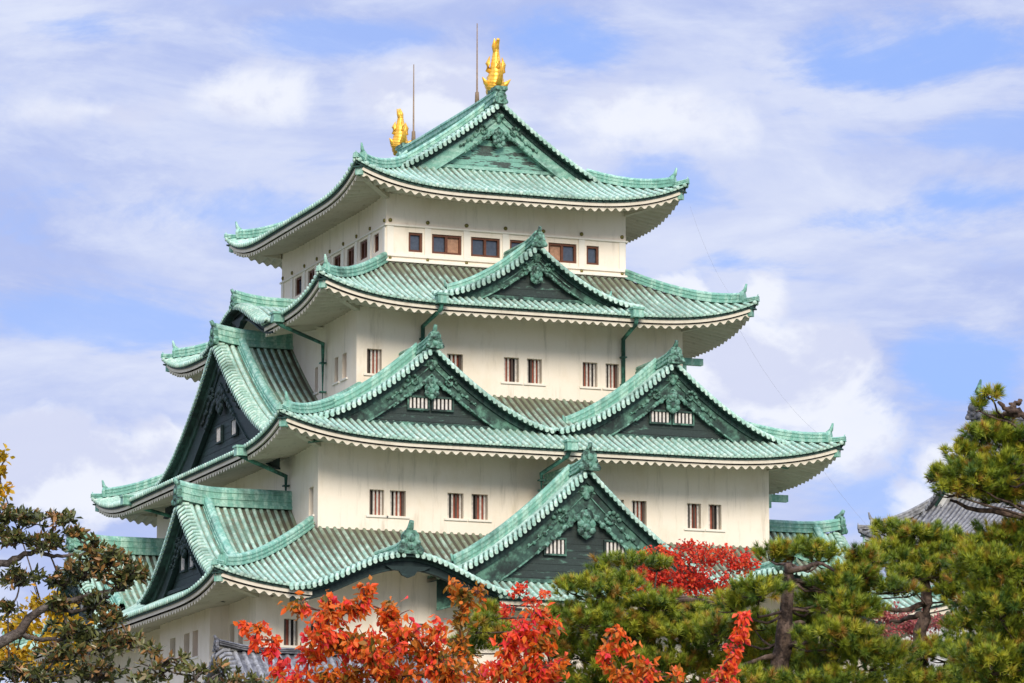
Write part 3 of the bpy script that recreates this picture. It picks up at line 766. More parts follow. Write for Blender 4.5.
# golden fish
def fish(y, s, label, hook, big=1.0):
    z = zr + .88
    P = lambda t, zz, x=0.0: np.array([x * big, y + s * t * big, z + zz * big])
    key = np.array([(.2, -.04, .36), (.14, .14, .44), (.08, .34, .42), (.03, .6, .35), (-.02, .95, .29), (-.03, 1.3, .24), (-.02, 1.62, .19), (-.03, 1.9, .15), (-.08, 2.15, .12), (-.08 - hook * .12, 2.38, .10), (-.08 - hook * .3, 2.58, .07)])
    tt = np.linspace(0, len(key) - 1, 51)
    path = np.stack([np.interp(tt, range(len(key)), key[:, k]) for k in range(3)], 1)
    path[:, 2] *= 1.16 + .035 * (np.arange(51) % 3 - 1) * (np.arange(51) < 40)     # overlapping scale rows
    b = MB(); b.tube([P(a, q) for a, q, _ in path], path[:, 2], 14)
    o = obj('golden_fish', b, ['gold'], keep, KEEP, label=label)
    h = MB()
    h.tube([P(.15, .2), P(.55, .06), P(.85, .04), P(1.1, .16)], [.3, .32, .25, .1], 10)
    h.tube([P(.7, -.12), P(1.0, -.2), P(1.15, -.12)], [.18, .13, .05], 8)
    for x in (-.26, .26): h.tube([P(.6, .2, x * .7), P(.66, .3, x), P(.6, .42, x * 1.2)], [.12, .09, .03], 7)
    obj('head', h, ['gold'], o, KEEP)
    def horn_fin(pts, r):
        f = MB(); f.tube([P(*q) for q in pts], r, 8); obj('fin', f, ['gold'], o, KEEP)
    horn_fin([(.75, .1), (1.05, .4), (1.0, .8), (.8, 1.05)], [.2, .23, .15, .02])
    horn_fin([(-.1, .1), (-.5, .3), (-.8, .7), (-1.1, 1.2)], [.16, .17, .12, .02])
    for sx in (-1, 1):
        horn_fin([(.05, .85, sx * .24), (.05, .98, sx * .4), (.02, 1.3, sx * .44), (0, 1.7, sx * .34)], [.1, .16, .13, .02])
        horn_fin([(.1, .14, sx * .3), (.0, .3, sx * .55), (-.1, .55, sx * .78)], [.14, .14, .02])
        horn_fin([(sx * .2, 1.0), (sx * .34, 1.1), (sx * .36, 1.4), (sx * .26, 1.8)], [.08, .13, .11, .02])
    tf = MB()
    for q in ((-.1, .34, 0), (.26, .22, .1), (.0, .3, -.14)):
        tf.tube([P(-.06, 1.9, q[2] * .3), P(-.08 + q[0] * .6, 2.25, q[2]), P(-.1 + q[0] - hook * .2, 2.5 + q[1] * .3, q[2] * 1.3)], [.13, .12, .03], 8)
    obj('tail', tf, ['gold'], o, KEEP)
fish(-7.0, 1, 'golden fish ornament with slender tail at the near ridge end', 1)
fish(8.0, 1, 'golden fish ornament with hooked tail at the far ridge end', -1.2, .84)

# ------------------------------------------------------------------ neighbouring buildings
def rot(th, v): c, s = math.cos(th), math.sin(th); return np.array([c * v[0] - s * v[1], s * v[0] + c * v[1], 0.0])
M['paletile'] = weathered('pale_grey_tile_rib', (.20, .20, .205), (.34, .34, .34), (.06, .06, .06), s1=4, streak=(1, 1, 1), big=2)
GT = ('paletile', 'greytile', 'greytile')
TH = R_(-65)
tip = at(858, 529, 238)
tc0 = tip - rot(TH, (-6.4, -7.0)); tz = tip[2] - 1.0
tur = thing('white_turret', 'white turret with grey tiled gable roof rising behind the pines', 'turret', (tc0[0], tc0[1], GZ), TH)
RT = Roof((-6.4, 6.4, -7.0, 7.0), tz - GZ, .5, .086, 1.0, 6.0, 1.7)
M['whitewash'] = plaster('whitewash', (.78, .76, .72), (.66, .63, .58), (.5, .47, .42))
tr = build_roof(tur, (0, 0, 0), RT, dict(front=3.3, back=3.3, left=6.4, right=6.4), gable=2.6, mats=GT, eave_mat='whitewash', hip_mat='paletile')
prt = lambda a: RT.zE + .5 * (6.4 - abs(a)) + .086 * (6.4 - abs(a)) ** 2
for sg in (-1, 1):
    gable(tr, (0, 0, 0), (0, sg * (7.0 - 2.6)), (-sg, 0), (0, -sg), 3.8, prt(0), prt(3.8), 1.35, 4.4, name='gable_end', prof=prt, bh=.8, inset=1.0, cols=('whitewash', 'whitewash', 'greytile', 'whitewash', 'whitewash'), zb=prt(3.8), ridge_h=0, skin=False, kd=.86, ke=1.0, tile=GT, ridge_mat='greytile')
q = MB(); q.sweep([(0, y, prt(0) - .1) for y in np.linspace(-4.4, 4.4, 9)], ex, Z, RIDGE(.5, .9))
obj('ridge', q, ['greytile'], tr)
for sg in (-1, 1):
    q = MB(); ornament(q, (0, sg * 4.4, prt(0) + .5), ex, ey * -sg, .95); obj('ridge_ornament', q, ['greytile'], tr)
    q = MB(); q.tube([(0, sg * 4.0, prt(0) + .8), (0, sg * 3.8, prt(0) + 1.2), (0, sg * 4.0, prt(0) + 1.8), (0, sg * 3.7, prt(0) + 2.5)], [.3, .28, .18, .06], 8)
    q.plate([(0, 0), (.9, .5), (.5, .1)], (0, sg * 4.0, prt(0) + 1.0), ey * -sg, Z, ex, .1); obj('fish_finial', q, ['orn'], tr)
q = MB()
zt = tz - GZ
for O, r, n, w in (((-4.7, -5.3), (1, 0), (0, 1), 9.4), ((-4.7, 5.3), (0, -1), (1, 0), 10.6), ((4.7, -5.3), (0, 1), (-1, 0), 10.6), ((4.7, 5.3), (-1, 0), (0, -1), 9.4)):
    wall_sheet(q, O, r, n, w, 8.0, zt + .3)
obj('wall', q, ['whitewash'], tur)
q = MB()
rq = lambda k, z: [(-4.7 - k, -5.3 - k, z), (4.7 + k, -5.3 - k, z), (4.7 + k, 5.3 + k, z), (-4.7 - k, 5.3 + k, z), (-4.7 - k, -5.3 - k, z)]
q.grid([rq(.2, 8.02), rq(1, 4.5), rq(2.6, 0)]); q.add(rq(.2, 8.02)[:4], [(0, 1, 2, 3)])
obj('stone_base', q, ['stone'], tur)

gp = at(217, 650, 172)
GO = np.array([gp[0], gp[1], GZ])
gate = thing('gatehouse', 'low grey tiled roof with white walls at the foot of the keep behind red leaves', 'gatehouse', GO)
gg = gable(gate, GO, gp[:2], (0, -1), (1, 0), 3.6, gp[2], gp[2] - 2.3, 1.35, 11.0, name='roof', cols=('greytile', 'whitewash', 'greytile', 'greytile', 'greytile'), bh=.45, gs=.4, os_=.5, ridge_h=.24, kud=False, tile=GT, ridge_mat='greytile', pend=False, zb=gp[2] - 2.2)
q = MB()
g0, g1 = gp[0] + .9, gp[0] + 10.6
for O, r, n, w in (((g0, gp[1] - 2.6), (1, 0), (0, 1), g1 - g0), ((g0, gp[1] + 2.6), (0, -1), (1, 0), 5.2), ((g1, gp[1] - 2.6), (0, 1), (-1, 0), 5.2), ((g1, gp[1] + 2.6), (-1, 0), (0, -1), g1 - g0)):
    wall_sheet(q, O, r, n, w, GZ, gp[2] - 1.9)
obj('wall', q, ['whitewash'], gate, GO)

# ------------------------------------------------------------------ vegetation
def leaf_mat(name, stops, rough=.5, trans=.25, spec=.3):
    m, nt, p = new_mat(name)
    a = nt.nodes.new('ShaderNodeAttribute'); a.attribute_name = 'tone'
    cr = nt.nodes.new('ShaderNodeValToRGB'); nt.links.new(a.outputs['Fac'], cr.inputs[0])
    el = cr.color_ramp.elements
    while len(el) < len(stops): el.new(.5)
    for e, (q, c) in zip(el, stops): e.position = q; e.color = (*c, 1)
    nt.links.new(cr.outputs[0], p.inputs['Base Color'])
    p.inputs['Roughness'].default_value = rough; p.inputs['Specular IOR Level'].default_value = spec
    t = nt.nodes.new('ShaderNodeBsdfTranslucent'); nt.links.new(cr.outputs[0], t.inputs[0])
    mx = nt.nodes.new('ShaderNodeMixShader'); mx.inputs[0].default_value = trans
    nt.links.new(p.outputs[0], mx.inputs[1]); nt.links.new(t.outputs[0], mx.inputs[2])
    nt.links.new(mx.outputs[0], nt.nodes['Material Output'].inputs[0])
    return m
M['needles'] = leaf_mat('pine_needles', [(0, (.02, .05, .015)), (.3, (.07, .135, .02)), (.6, (.25, .31, .026)), (.88, (.48, .45, .035)), (1, (.36, .2, .035))], .5, .2)
M['redleaf'] = leaf_mat('orange_red_leaves', [(0, (.13, .11, .02)), (.2, (.42, .17, .02)), (.45, (.82, .20, .022)), (.72, (.85, .09, .025)), (1, (.80, .045, .075))], .45, .4)
M['maple'] = leaf_mat('scarlet_maple_leaves', [(0, (.36, .018, .015)), (.5, (.76, .05, .025)), (1, (.84, .17, .05))], .5, .35)
M['pinkmaple'] = leaf_mat('rose_maple_leaves', [(0, (.25, .05, .06)), (.6, (.50, .13, .12)), (1, (.55, .3, .2))], .5, .35)
M['broad'] = leaf_mat('glossy_evergreen_leaves', [(0, (.015, .022, .012)), (.4, (.05, .062, .022)), (.7, (.14, .15, .04)), (.88, (.22, .12, .05)), (1, (.40, .2, .06))], .32, .12, .5)
M['yellow'] = leaf_mat('yellow_leaves', [(0, (.22, .16, .01)), (.6, (.55, .36, .015)), (1, (.62, .30, .02))], .5, .35)
M['bark'] = weathered('pine_bark', (.13, .085, .06), (.20, .14, .11), (.03, .02, .016), rough=.95, s1=9, streak=(1, 1, .35), big=6, dirt_lo=.42, dirt_hi=.6, fine=30, b=.9)
M['greybark'] = weathered('grey_bark', (.13, .10, .085), (.20, .17, .15), (.035, .027, .022), rough=.95, s1=9, streak=(1, 1, .5), big=6, dirt_lo=.42, dirt_hi=.6, fine=30, b=.9)
M['twig'] = plain('red_brown_twig', (.13, .05, .035), .8)

def unit(v): return v / (np.linalg.norm(v, axis=-1, keepdims=True) + 1e-9)
def tri_mesh(name, verts, nper, tone, mat, parent, off):
    """verts (N, nper, 3): N separate faces of nper corners"""
    N = len(verts)
    me = bpy.data.meshes.new(name)
    me.vertices.add(N * nper); me.vertices.foreach_set('co', (verts.reshape(-1, 3) - np.asarray(off)).ravel().astype(np.float32))
    me.loops.add(N * nper); me.loops.foreach_set('vertex_index', np.arange(N * nper, dtype=np.int32))
    me.polygons.add(N); me.polygons.foreach_set('loop_start', np.arange(0, N * nper, nper, dtype=np.int32))
    me.update(calc_edges=True)
    at_ = me.attributes.new('tone', 'FLOAT', 'FACE'); at_.data.foreach_set('value', np.clip(tone, 0, 1).astype(np.float32))
    me.materials.append(M[mat])
    o = bpy.data.objects.new(name, me); COL.objects.link(o); o.parent = parent
    return o
def pad_points(c, rad, n, top=.6):
    """n points in an uneven ellipsoid, more of them towards its upper skin"""
    d = unit(rng.normal(size=(n, 3)))
    flip = (d[:, 2] < 0) & (rng.random(n) < top); d[flip, 2] *= -1
    k = rng.random(n) ** .45
    k *= 1 + .18 * np.sin(d[:, 0] * 7 + c[0]) * np.cos(d[:, 1] * 6 + c[1]) + .12 * np.sin(d[:, 2] * 9 + c[2])
    return c + d * k[:, None] * rad, d, k
def needles(parent, off, pads, D, name='needle_mass', n_need=40, length=.12):
    V = []; T = []
    for (px, py, rx, ry, dz) in pads:
        s = (D + dz) / FOC; rx, ry = max(3, rx - 5), max(2.5, ry - 4)
        rad = np.array([rx * s, rx * s * .9, ry * s])
        n = int(8 + rx * ry * .22)
        c, d, k = pad_points(at(px, py, D + dz), rad, n)
        ax = unit(d * np.array([.8, .8, .45]) + np.array([0, 0, .95]) + rng.normal(scale=.33, size=(n, 3)))
        tone = np.clip(.36 + .16 * rng.normal(size=n) + .28 * (rng.random(n) < .3), .02, .85)
        tone = np.where(rng.random(n) < .04, .97, tone)
        for sh in range(2):                            # a tuft is a shoot with two whorls
            base = c + ax * (sh * .07)
            u = unit(rng.normal(size=(n, n_need, 3)))
            dirs = unit(ax[:, None, :] * rng.uniform(.45, 1.3, size=(n, n_need, 1)) + u * .75)
            L = length * rng.uniform(.65, 1.1, size=(n, n_need, 1))
            side = unit(np.cross(dirs, u + .01)) * .0055
            b = base[:, None, :] + dirs * .012
            tri = np.stack([b - side, b + side, b + dirs * L], axis=2)
            V.append(tri.reshape(-1, 3, 3)); T.append(np.clip(.12 + np.repeat(tone, n_need) + rng.normal(scale=.07, size=n * n_need) + .06 * sh, 0, 1))
    return tri_mesh(name, np.concatenate(V), 3, np.concatenate(T), 'needles', parent, off)
def leaves(parent, off, c, ax, L, Wd, tone, mat, name='foliage', fold=.25):
    n = len(c)
    u = unit(rng.normal(size=(n, 3))); s = unit(np.cross(ax, u)); nn = np.cross(s, ax)
    L = L * rng.uniform(.65, 1.2, size=(n, 1)); w = Wd * rng.uniform(.7, 1.15, size=(n, 1))
    b = c; t = c + ax * L + nn * L * rng.normal(scale=.12, size=(n, 1)); m1 = c + ax * L * .42
    l = m1 - s * w / 2 + nn * w * fold; r = m1 + s * w / 2 + nn * w * fold
    l2 = c + ax * L * .74 - s * w * .32 + nn * w * fold * .5; r2 = c + ax * L * .74 + s * w * .32 + nn * w * fold * .5
    A = np.stack([b, t, l2, l], axis=1); B = np.stack([b, r, r2, t], axis=1)
    return tri_mesh(name, np.concatenate([A, B]), 4, np.concatenate([tone, tone]), mat, parent, off)
def limb(mb, pts, r0, r1, jit=.0, n=9, seg=7):
    pts = np.array(pts, float); t = np.linspace(0, len(pts) - 1, n)
    P = []
    for q in t:                                        # Catmull-Rom through the given points
        i = min(int(q), len(pts) - 2); f = q - i
        p0, p1, p2, p3 = pts[max(i - 1, 0)], pts[i], pts[i + 1], pts[min(i + 2, len(pts) - 1)]
        P.append(.5 * ((2 * p1) + (-p0 + p2) * f + (2 * p0 - 5 * p1 + 4 * p2 - p3) * f * f + (-p0 + 3 * p1 - 3 * p2 + p3) * f ** 3))
    P = np.array(P); P[1:-1] += rng.normal(scale=jit, size=(n - 2, 3)) if jit else 0
    mb.tube(P, np.linspace(r0, r1, n) * (1 + rng.normal(scale=.05, size=n)), seg)

def pine(label, D, trunk, limbs, pads, r0=.17, group=None):
    """trunk / limbs: pixel-measured polylines at distance D (with depth offsets); the trunk runs on down to the ground"""
    tp = [at(x, y, D + dz) for x, y, dz in trunk]
    foot = tp[-1].copy(); foot[2] = GZ; foot[:2] += rng.normal(scale=.15, size=2)
    t = thing('pine_tree', label, 'pine tree', foot)
    if group: t['group'] = group
    mb = MB(); limb(mb, tp + [foot], .05, r0, .012, 16, 9)
    tr_ = obj('trunk', mb, ['bark'], t, foot)
    lb = MB()
    for l in limbs: limb(lb, [at(x, y, D + dz) for x, y, dz in l], .055, .02, .015, 9, 6)
    tparr = np.array(tp)
    for (px, py, rx, ry, dz) in pads:                   # a limb into every pad
        c = at(px, py + ry * .35, D + dz)
        j = np.argmin(np.linalg.norm(tparr - c, axis=1) + np.where(tparr[:, 2] > c[2] + .2, 3, 0))
        a = tparr[j]; mid = (a + c) / 2 - Z * .08 + rng.normal(scale=.08, size=3)
        limb(lb, [a, mid, c], .026, .01, .01, 7, 5)
        s = (D + dz) / FOC
        for k in range(4):
            e = at(px + rnd.uniform(-.7, .7) * rx, py + rnd.uniform(-.3, .5) * ry, D + dz + rnd.uniform(-.5, .5) * rx * s)
            limb(lb, [c, (c + e) / 2 - Z * .02, e], .015, .006, 0, 5, 4)
    obj('limbs', lb, ['bark'], tr_, foot)
    needles(t, foot, pads, D, 'crown')
    return t
# pines, from the left of the grove to its right
pine('broad bushy pine with no trunk showing, below the big front gable', 62,
     [(650, 596, .3), (648, 630, .2), (640, 690, 0), (636, 760, 0)],
     [[(650, 610, .2), (690, 600, 0), (740, 612, 0)]],
     [(630, 565, 38, 10, .4), (598, 573, 14, 8, .2), (657, 567, 18, 9, .6), (575, 590, 26, 13, 0), (610, 592, 44, 20, -.2), (655, 607, 40, 15, -.3), (690, 618, 46, 16, .2), (565, 618, 30, 16, .2), (600, 625, 44, 22, -.4), (650, 635, 46, 22, -.2),
      (700, 640, 50, 22, -.3), (560, 650, 34, 22, .2), (610, 660, 50, 26, 0), (670, 672, 54, 26, -.2), (545, 680, 30, 22, .5), (725, 672, 44, 26, .1), (590, 690, 60, 22, .3), (748, 598, 20, 10, .9), (725, 610, 22, 10, .6), (476, 628, 22, 14, 2.0), (490, 615, 16, 12, 2.2), (470, 648, 26, 16, 2.4), (500, 640, 24, 16, 2.4)], .17)
pine('pine with a bare upright brown trunk, right of the front gable', 60,
     [(788, 563, 0), (790, 580, 0), (786, 610, .05), (783, 640, 0), (780, 680, 0), (778, 760, 0)],
     [[(788, 571, 0), (805, 568, -.1), (820, 563, -.1), (834, 571, -.1)], [(786, 632, 0), (800, 622, .1), (806, 630, .1)], [(783, 645, 0), (795, 644, -.1), (808, 643, -.2)], [(781, 655, 0), (760, 658, -.1), (732, 670, -.1)], [(788, 577, 0), (775, 578, .1), (765, 584, .2)]],
     [(795, 553, 38, 13, .9), (770, 557, 22, 11, .8), (822, 558, 24, 12, .7), (760, 592, 34, 15, -.5), (735, 606, 28, 14, -.3), (836, 588, 36, 18, .2), (850, 612, 40, 20, -.2), (815, 602, 22, 14, .7), (754, 625, 24, 12, .5), (840, 640, 46, 22, -.4),
      (750, 650, 26, 16, .8), (815, 660, 44, 20, .7), (870, 662, 46, 24, -.2), (750, 684, 40, 16, -.5), (820, 688, 60, 20, -.3), (862, 560, 20, 12, .4), (770, 640, 40, 26, 1.4), (800, 630, 30, 26, 1.5), (790, 668, 60, 22, 1.3), (812, 610, 26, 20, 1.3), (868, 566, 24, 12, .8), (882, 589, 34, 13, .6), (856, 592, 18, 11, .7), (905, 594, 20, 9, .7), (855, 575, 26, 14, .3), (885, 654, 34, 12, .3), (720, 630, 26, 16, .6)], .19)
pine('pine with a forked dark limb reaching left, in front of the white turret', 66,
     [(905, 535, .3), (922, 575, .2), (926, 604, 0), (921, 640, 0), (918, 690, 0), (916, 770, 0)],
     [[(925, 604, 0), (905, 609, -.2), (885, 609, -.3), (868, 604, -.3)], [(922, 614, 0), (905, 620, .1), (890, 622, .2)]],
     [(892, 534, 24, 13, .2), (915, 540, 32, 18, .1), (940, 545, 28, 20, .3), (890, 560, 34, 20, -.2), (930, 570, 44, 24, 0), (960, 560, 34, 26, .3), (908, 577, 36, 10, -.4), (960, 595, 44, 24, .2), (985, 570, 36, 26, .5), (958, 626, 22, 9, .9),
      (900, 658, 44, 14, -.5), (945, 655, 44, 20, -.3), (985, 630, 44, 26, 0), (905, 685, 60, 20, -.4), (960, 690, 60, 22, 0)], .18)
pine('tall pine at the right edge with a thin bare branch at its tip', 57,
     [(1034, 436, .1), (1040, 470, 0), (1044, 520, 0), (1050, 600, 0), (1054, 700, 0), (1056, 780, 0)],
     [[(1036, 440, 0), (1022, 414, .1), (1009, 404, .1)], [(1020, 411, .1), (1008, 410, 0), (998, 402, 0)], [(1040, 520, .1), (1010, 514, .1), (975, 508, .1), (950, 500, .1)], [(1020, 414, .1), (1004, 414, .2), (990, 418, .2)], [(1009, 410, .1), (1018, 404, .1), (1022, 400, .1)]],
     [(991, 396, 12, 8, 0), (979, 408, 8, 7, 0), (985, 437, 26, 13, 0), (1005, 442, 26, 16, .2), (965, 455, 24, 14, 0), (945, 478, 20, 13, -.2), (932, 478, 10, 9, -.1), (975, 480, 34, 22, -.2), (1005, 475, 34, 26, 0), (1025, 455, 20, 26, .2), (955, 492, 24, 10, -.2), (990, 497, 34, 14, .1), (1020, 500, 26, 18, .2), (1000, 425, 18, 10, .3),
      (1000, 545, 34, 20, .2), (1022, 535, 24, 18, .2), (985, 570, 40, 24, -.2), (1020, 580, 34, 30, 0), (1000, 610, 44, 26, -.2), (1018, 645, 40, 30, .1), (990, 665, 50, 26, -.3), (1020, 690, 50, 26, 0)], .2)

def spray_tree(name, label, cat, D, foot_px, sprays, mat, L, Wd, tone, droop, dens, fork_y, stem='twig', group=None, r0=.05, bark='twig', shape='clump', fold=.25, boost=3.3):
    """sprays: (px, py, rx, ry, dz, tone shift): leafy twig masses, each on a branch of its own from the fork"""
    s = D / FOC
    foot = at(foot_px, 700, D); foot[2] = GZ
    t = thing(name, label, cat, foot)
    if group: t['group'] = group
    fork = at(foot_px, fork_y, D)
    mb = MB(); limb(mb, [foot, (foot + fork) / 2 + rng.normal(scale=.05, size=3), fork], r0, r0 * .6, .01, 8, 8)
    tk = obj('trunk', mb, [bark], t, foot)
    bb = MB(); C = []; A = []; T = []; done = [(foot_px, fork_y, fork)]
    for (px, py, rx, ry, dz, ts) in sorted(sprays, key=lambda q: math.hypot(q[0] - foot_px, (q[1] - fork_y) * 1.0)):
        rad = np.array([rx * s, rx * s * .9, ry * s]); c0 = at(px, py, D + dz)
        par = min(done, key=lambda q: math.hypot(q[0] - px, q[1] - py) + (40 if q[1] < py - 4 else 0))
        limb(bb, [par[2], (par[2] + c0) / 2 + rng.normal(scale=.02, size=3), c0], .012, .007, .0, 7, 5)
        done.append((px, py, c0))
        n = int(8 + rx * ry * dens); ntw = max(4, int(n * boost) // 9)
        tipsp, d, k = pad_points(c0, rad, ntw, .5)
        st = c0 + (tipsp - c0) * .15 - Z * rad[2] * .5
        for i in range(ntw):
            if i % 2 == 0: limb(bb, [st[i], (st[i] + tipsp[i]) / 2 + Z * .02, tipsp[i]], .009, .004, 0, 5, 4)
        f = rng.random((ntw, 9))
        if shape == 'rosette':
            cc = tipsp[:, None, :] + rng.normal(scale=.012, size=(ntw, 9, 3))
            upd = unit(d * .5 + np.array([0, 0, .8]))
            ax = unit(upd[:, None, :] * .45 + unit(rng.normal(size=(ntw, 9, 3))) * .9)
        else:
            cc = st[:, None, :] + (tipsp - st)[:, None, :] * (.25 + .8 * f[..., None]) + rng.normal(scale=.03, size=(ntw, 9, 3))
            ax = unit(rng.normal(scale=.6, size=(ntw, 9, 3)) + d[:, None, :] * .35 + np.array([0, 0, -droop]))
        C.append(cc.reshape(-1, 3)); A.append(ax.reshape(-1, 3))
        tw = tone[0] + ts + rng.normal(scale=tone[1], size=(ntw, 1))
        T.append((tw + rng.normal(scale=tone[1] * .8, size=(ntw, 9))).ravel())
    obj('branches', bb, [stem], tk, foot)
    leaves(t, foot, np.concatenate(C), np.concatenate(A), L, Wd, np.concatenate(T), mat, 'crown', fold)
    return t
# the orange-red young tree at the bottom and its neighbours
spray_tree('autumn_tree', 'orange and red leaved tree in front of the keep, topped by one tall shoot', 'tree', 42, 385,
    [(365, 588, 11, 16, 0, 0), (358, 606, 18, 14, 0, -.02), (330, 612, 28, 11, 0, .0), (300, 607, 14, 9, 0, -.05), (322, 632, 24, 14, -.2, .2), (345, 640, 40, 22, 0, .0), (390, 614, 28, 16, .2, -.05), (405, 632, 32, 20, 0, .1), (375, 650, 44, 24, -.2, -.02), (310, 655, 16, 14, 0, .1),
     (340, 675, 44, 18, 0, -.08), (395, 676, 44, 20, .2, -.05), (425, 650, 28, 20, .1, .0), (437, 628, 12, 12, 0, .0), (330, 600, 8, 8, 0, .05), (446, 668, 34, 24, 0, -.02), (290, 676, 12, 10, .1, .2), (306, 690, 30, 14, .1, .0)],
    'redleaf', .095, .048, (.46, .21), .75, .115, 720)
spray_tree('autumn_sapling', 'thin red sapling leaning over the grey tiled roof at lower left', 'tree', 43, 285,
    [(262, 628, 9, 7, 0, .1), (245, 625, 6, 5, 0, .02), (270, 650, 9, 8, 0, .3), (284, 662, 8, 7, 0, .32), (272, 640, 7, 6, 0, .1), (278, 672, 10, 7, 0, .2), (255, 640, 4, 5, 0, .15)], 'redleaf', .09, .048, (.5, .12), .8, .13, 690, r0=.03)
spray_tree('autumn_tree', 'olive and orange leaved tree with loose tip rising before the curved gable', 'tree', 44, 462,
    [(462, 596, 16, 9, 0, -.22), (455, 585, 9, 9, 0, -.12), (477, 590, 10, 8, 0, -.12), (460, 618, 14, 12, 0, -.3), (462, 640, 20, 14, 0, -.2), (455, 660, 26, 16, 0, -.1), (480, 674, 28, 16, .1, -.05), (466, 604, 10, 10, 0, -.22)], 'redleaf', .09, .045, (.42, .13), .7, .1, 715, r0=.04)
spray_tree('autumn_tree', 'bright red-orange tree in the bottom middle between olive tree and pine', 'tree', 41, 520,
    [(535, 612, 13, 12, 0, .1), (548, 622, 12, 14, 0, -.05), (525, 630, 22, 16, -.1, .2), (508, 645, 22, 18, 0, .15), (540, 645, 22, 16, 0, .0), (500, 668, 32, 18, -.1, .12), (530, 672, 34, 20, -.1, .1), (552, 668, 16, 18, .1, -.05), (515, 690, 50, 14, 0, .0)], 'redleaf', .092, .046, (.5, .19), .75, .115, 715)
spray_tree('autumn_sapling', 'orange-red sapling standing before the bushy pine', 'tree', 40, 622,
    [(615, 632, 6, 8, 0, .12), (608, 645, 9, 9, 0, .0), (624, 645, 8, 8, 0, .12), (604, 660, 10, 9, 0, .05), (640, 662, 10, 8, 0, -.05), (650, 668, 12, 9, 0, -.05), (620, 672, 18, 11, 0, .0), (640, 682, 26, 9, 0, .0), (676, 676, 9, 7, 0, -.02)], 'redleaf', .09, .044, (.48, .17), .85, .095, 705, r0=.03)
spray_tree('autumn_sapling', 'slender leaning red shoot before the brown-trunked pine', 'tree', 39, 722,
    [(744, 617, 3, 5, 0, .15), (742, 627, 4, 6, 0, .1), (738, 637, 5, 6, 0, .12), (735, 648, 6, 7, 0, .1), (730, 658, 7, 7, 0, .12), (725, 668, 10, 8, 0, .15), (722, 678, 14, 8, 0, .1), (710, 682, 10, 6, 0, .1)], 'redleaf', .085, .042, (.5, .16), .7, .09, 700, r0=.02)
spray_tree('maple_tree', 'scarlet maple glowing above the bushy pine, below the front gable', 'maple tree', 88, 700,
    [(700, 556, 40, 15, 0, 0), (690, 546, 24, 7, 0, .05), (655, 566, 24, 16, 0, .05), (672, 588, 40, 14, 0, -.05), (640, 572, 18, 12, 0, .15), (628, 590, 16, 10, 0, .05), (655, 548, 12, 6, 0, .2), (752, 562, 12, 6, 0, .15), (742, 562, 18, 9, 0, 0), (722, 552, 26, 9, 0, .05), (668, 558, 22, 13, 0, .05), (680, 572, 34, 12, 0, .0), (735, 566, 24, 10, 0, -.05), (650, 556, 14, 7, 0, .1), (690, 580, 40, 16, 0, -.1), (720, 585, 36, 14, 0, -.1), (655, 578, 24, 14, 0, 0), (746, 556, 14, 6, 0, 0), (700, 600, 50, 16, 0, -.15), (640, 590, 26, 12, 0, -.1)], 'maple', .08, .06, (.5, .2), .2, .2, 640, r0=.09, bark='bark')
spray_tree('maple_tree', 'small scarlet maple peeping over the orange tree beside the front eave', 'maple tree', 70, 515,
    [(524, 590, 8, 6, 0, .1), (532, 600, 8, 6, 0, .1), (515, 592, 6, 3, 0, .15), (545, 592, 4, 4, 0, .2), (505, 612, 14, 9, 0, -.1), (512, 624, 18, 10, 0, -.1), (500, 635, 22, 12, 0, -.1)], 'maple', .075, .055, (.55, .18), .25, .28, 660, r0=.06, bark='bark')
spray_tree('maple_tree', 'pale rose maple seen through the gap under the forked pine', 'maple tree', 110, 890,
    [(890, 615, 26, 16, 0, .05), (915, 625, 30, 14, 0, -.05), (940, 622, 24, 12, 0, .1), (880, 632, 26, 12, 0, 0), (975, 690, 26, 16, 0, .2), (985, 665, 20, 14, 0, .3), (910, 650, 30, 14, 0, 0)], 'pinkmaple', .085, .065, (.45, .22), .2, .3, 690, r0=.09, bark='bark')
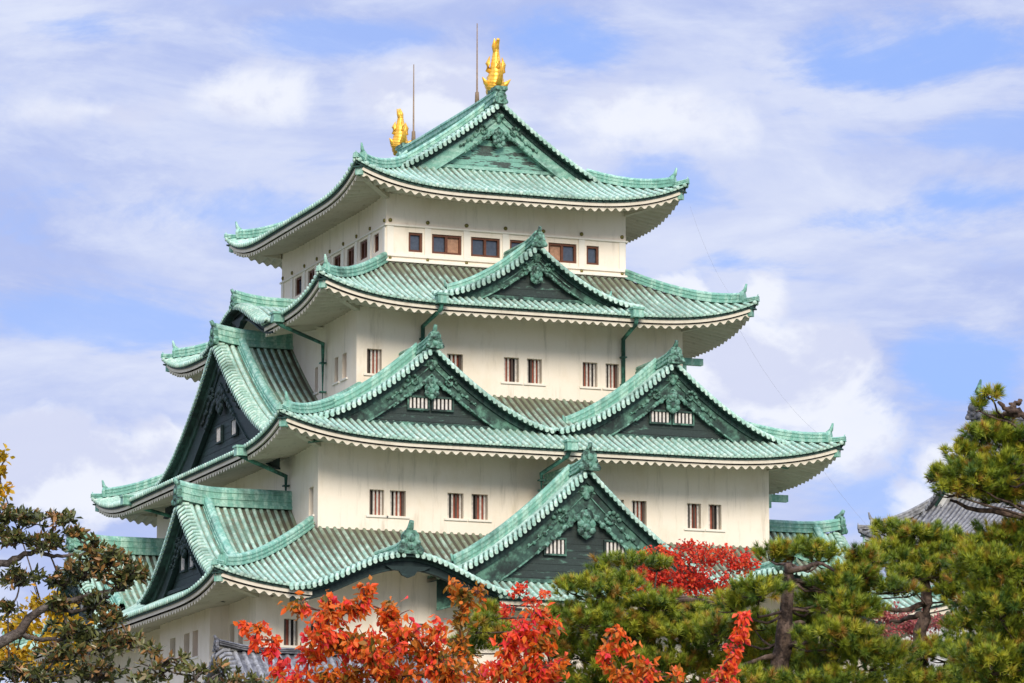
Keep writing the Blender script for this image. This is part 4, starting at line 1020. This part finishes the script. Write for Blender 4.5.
# dark evergreen at the lower left, yellow foliage behind it
ev_t = spray_tree('evergreen_tree', 'dark glossy-leaved evergreen with knotted grey limbs at lower left', 'tree', 41, 15,
    [(60, 520, 16, 7, 0, .05), (30, 520, 22, 10, 0, 0), (75, 535, 10, 5, 0, 0), (12, 540, 18, 12, 0, -.05), (45, 545, 20, 10, 0, .1), (92, 548, 10, 9, 0, .15), (110, 560, 22, 12, 0, .1), (135, 572, 14, 10, 0, .0), (85, 572, 26, 13, 0, 0), (118, 584, 20, 11, 0, -.05), (60, 582, 22, 10, 0, -.1), (20, 580, 24, 12, 0, -.1),
     (95, 604, 22, 12, 0, -.1), (62, 606, 14, 8, 0, 0), (75, 632, 26, 12, 0, -.05), (110, 622, 18, 12, 0, .1), (10, 672, 16, 9, 0, -.1), (60, 655, 26, 13, 0, 0), (100, 645, 26, 13, 0, .05), (128, 642, 16, 9, 0, .12), (40, 680, 36, 13, 0, -.05), (95, 674, 32, 14, 0, 0), (2, 520, 10, 20, 0, 0), (8, 610, 10, 8, 0, 0)],
    'broad', .085, .036, (.57, .2), 0, .085, 690, stem='greybark', bark='greybark', r0=.13, shape='rosette', fold=.15, boost=10)
lb = MB()
for pts, a, b in (([(-30, 655), (10, 636), (46, 607), (80, 598), (125, 590)], .065, .015), ([(46, 607), (70, 612), (100, 606)], .03, .012), ([(-20, 575), (10, 560), (34, 550), (60, 530)], .05, .012), ([(34, 550), (60, 556), (90, 552)], .025, .01), ([(20, 634), (50, 640), (90, 630)], .03, .012)):
    limb(lb, [at(x, y, 41.0) for x, y in pts], a, b, .01, 14, 7)
obj('limbs', lb, ['greybark'], ev_t, np.array(ev_t.location))
spray_tree('evergreen_bush', 'low dark green bush with upright leaf tips along the bottom left', 'bush', 40, 190,
    [(160, 668, 22, 12, 0, .1), (195, 676, 22, 10, 0, .15), (178, 660, 8, 6, 0, .1), (225, 672, 16, 9, 0, .1), (240, 682, 20, 8, 0, .1), (140, 682, 26, 10, 0, .0), (205, 686, 30, 9, 0, .05), (150, 650, 10, 8, 0, .1), (265, 685, 16, 7, 0, .05)], 'broad', .088, .036, (.58, .14), 0, .1, 720, stem='greybark', bark='greybark', r0=.05, shape='rosette', fold=.15, boost=4)
spray_tree('yellow_tree', 'yellow leaved tree glimpsed behind the dark evergreen', 'tree', 52, 20,
    [(40, 600, 30, 14, 0, 0), (20, 625, 34, 16, 0, 0), (55, 640, 34, 16, 0, .05), (15, 655, 30, 16, 0, .2), (70, 625, 24, 12, 0, .0), (3, 490, 8, 12, 0, .2), (0, 468, 6, 10, 0, .1), (45, 670, 50, 14, 0, .2), (2, 455, 4, 5, 0, -.1), (60, 610, 20, 10, 0, 0)], 'yellow', .09, .06, (.5, .2), .4, .12, 690, stem='greybark', bark='greybark', r0=.07)

GROUPS = {'pine_tree': 'pines in the grove before the keep', 'autumn_tree': 'orange and red trees along the bottom', 'autumn_sapling': 'slender red saplings', 'maple_tree': 'maples behind the pines'}
for o in COL.objects:
    k = o.name.split('.')[0]
    if o.parent is None and k in GROUPS: o['group'] = GROUPS[k]
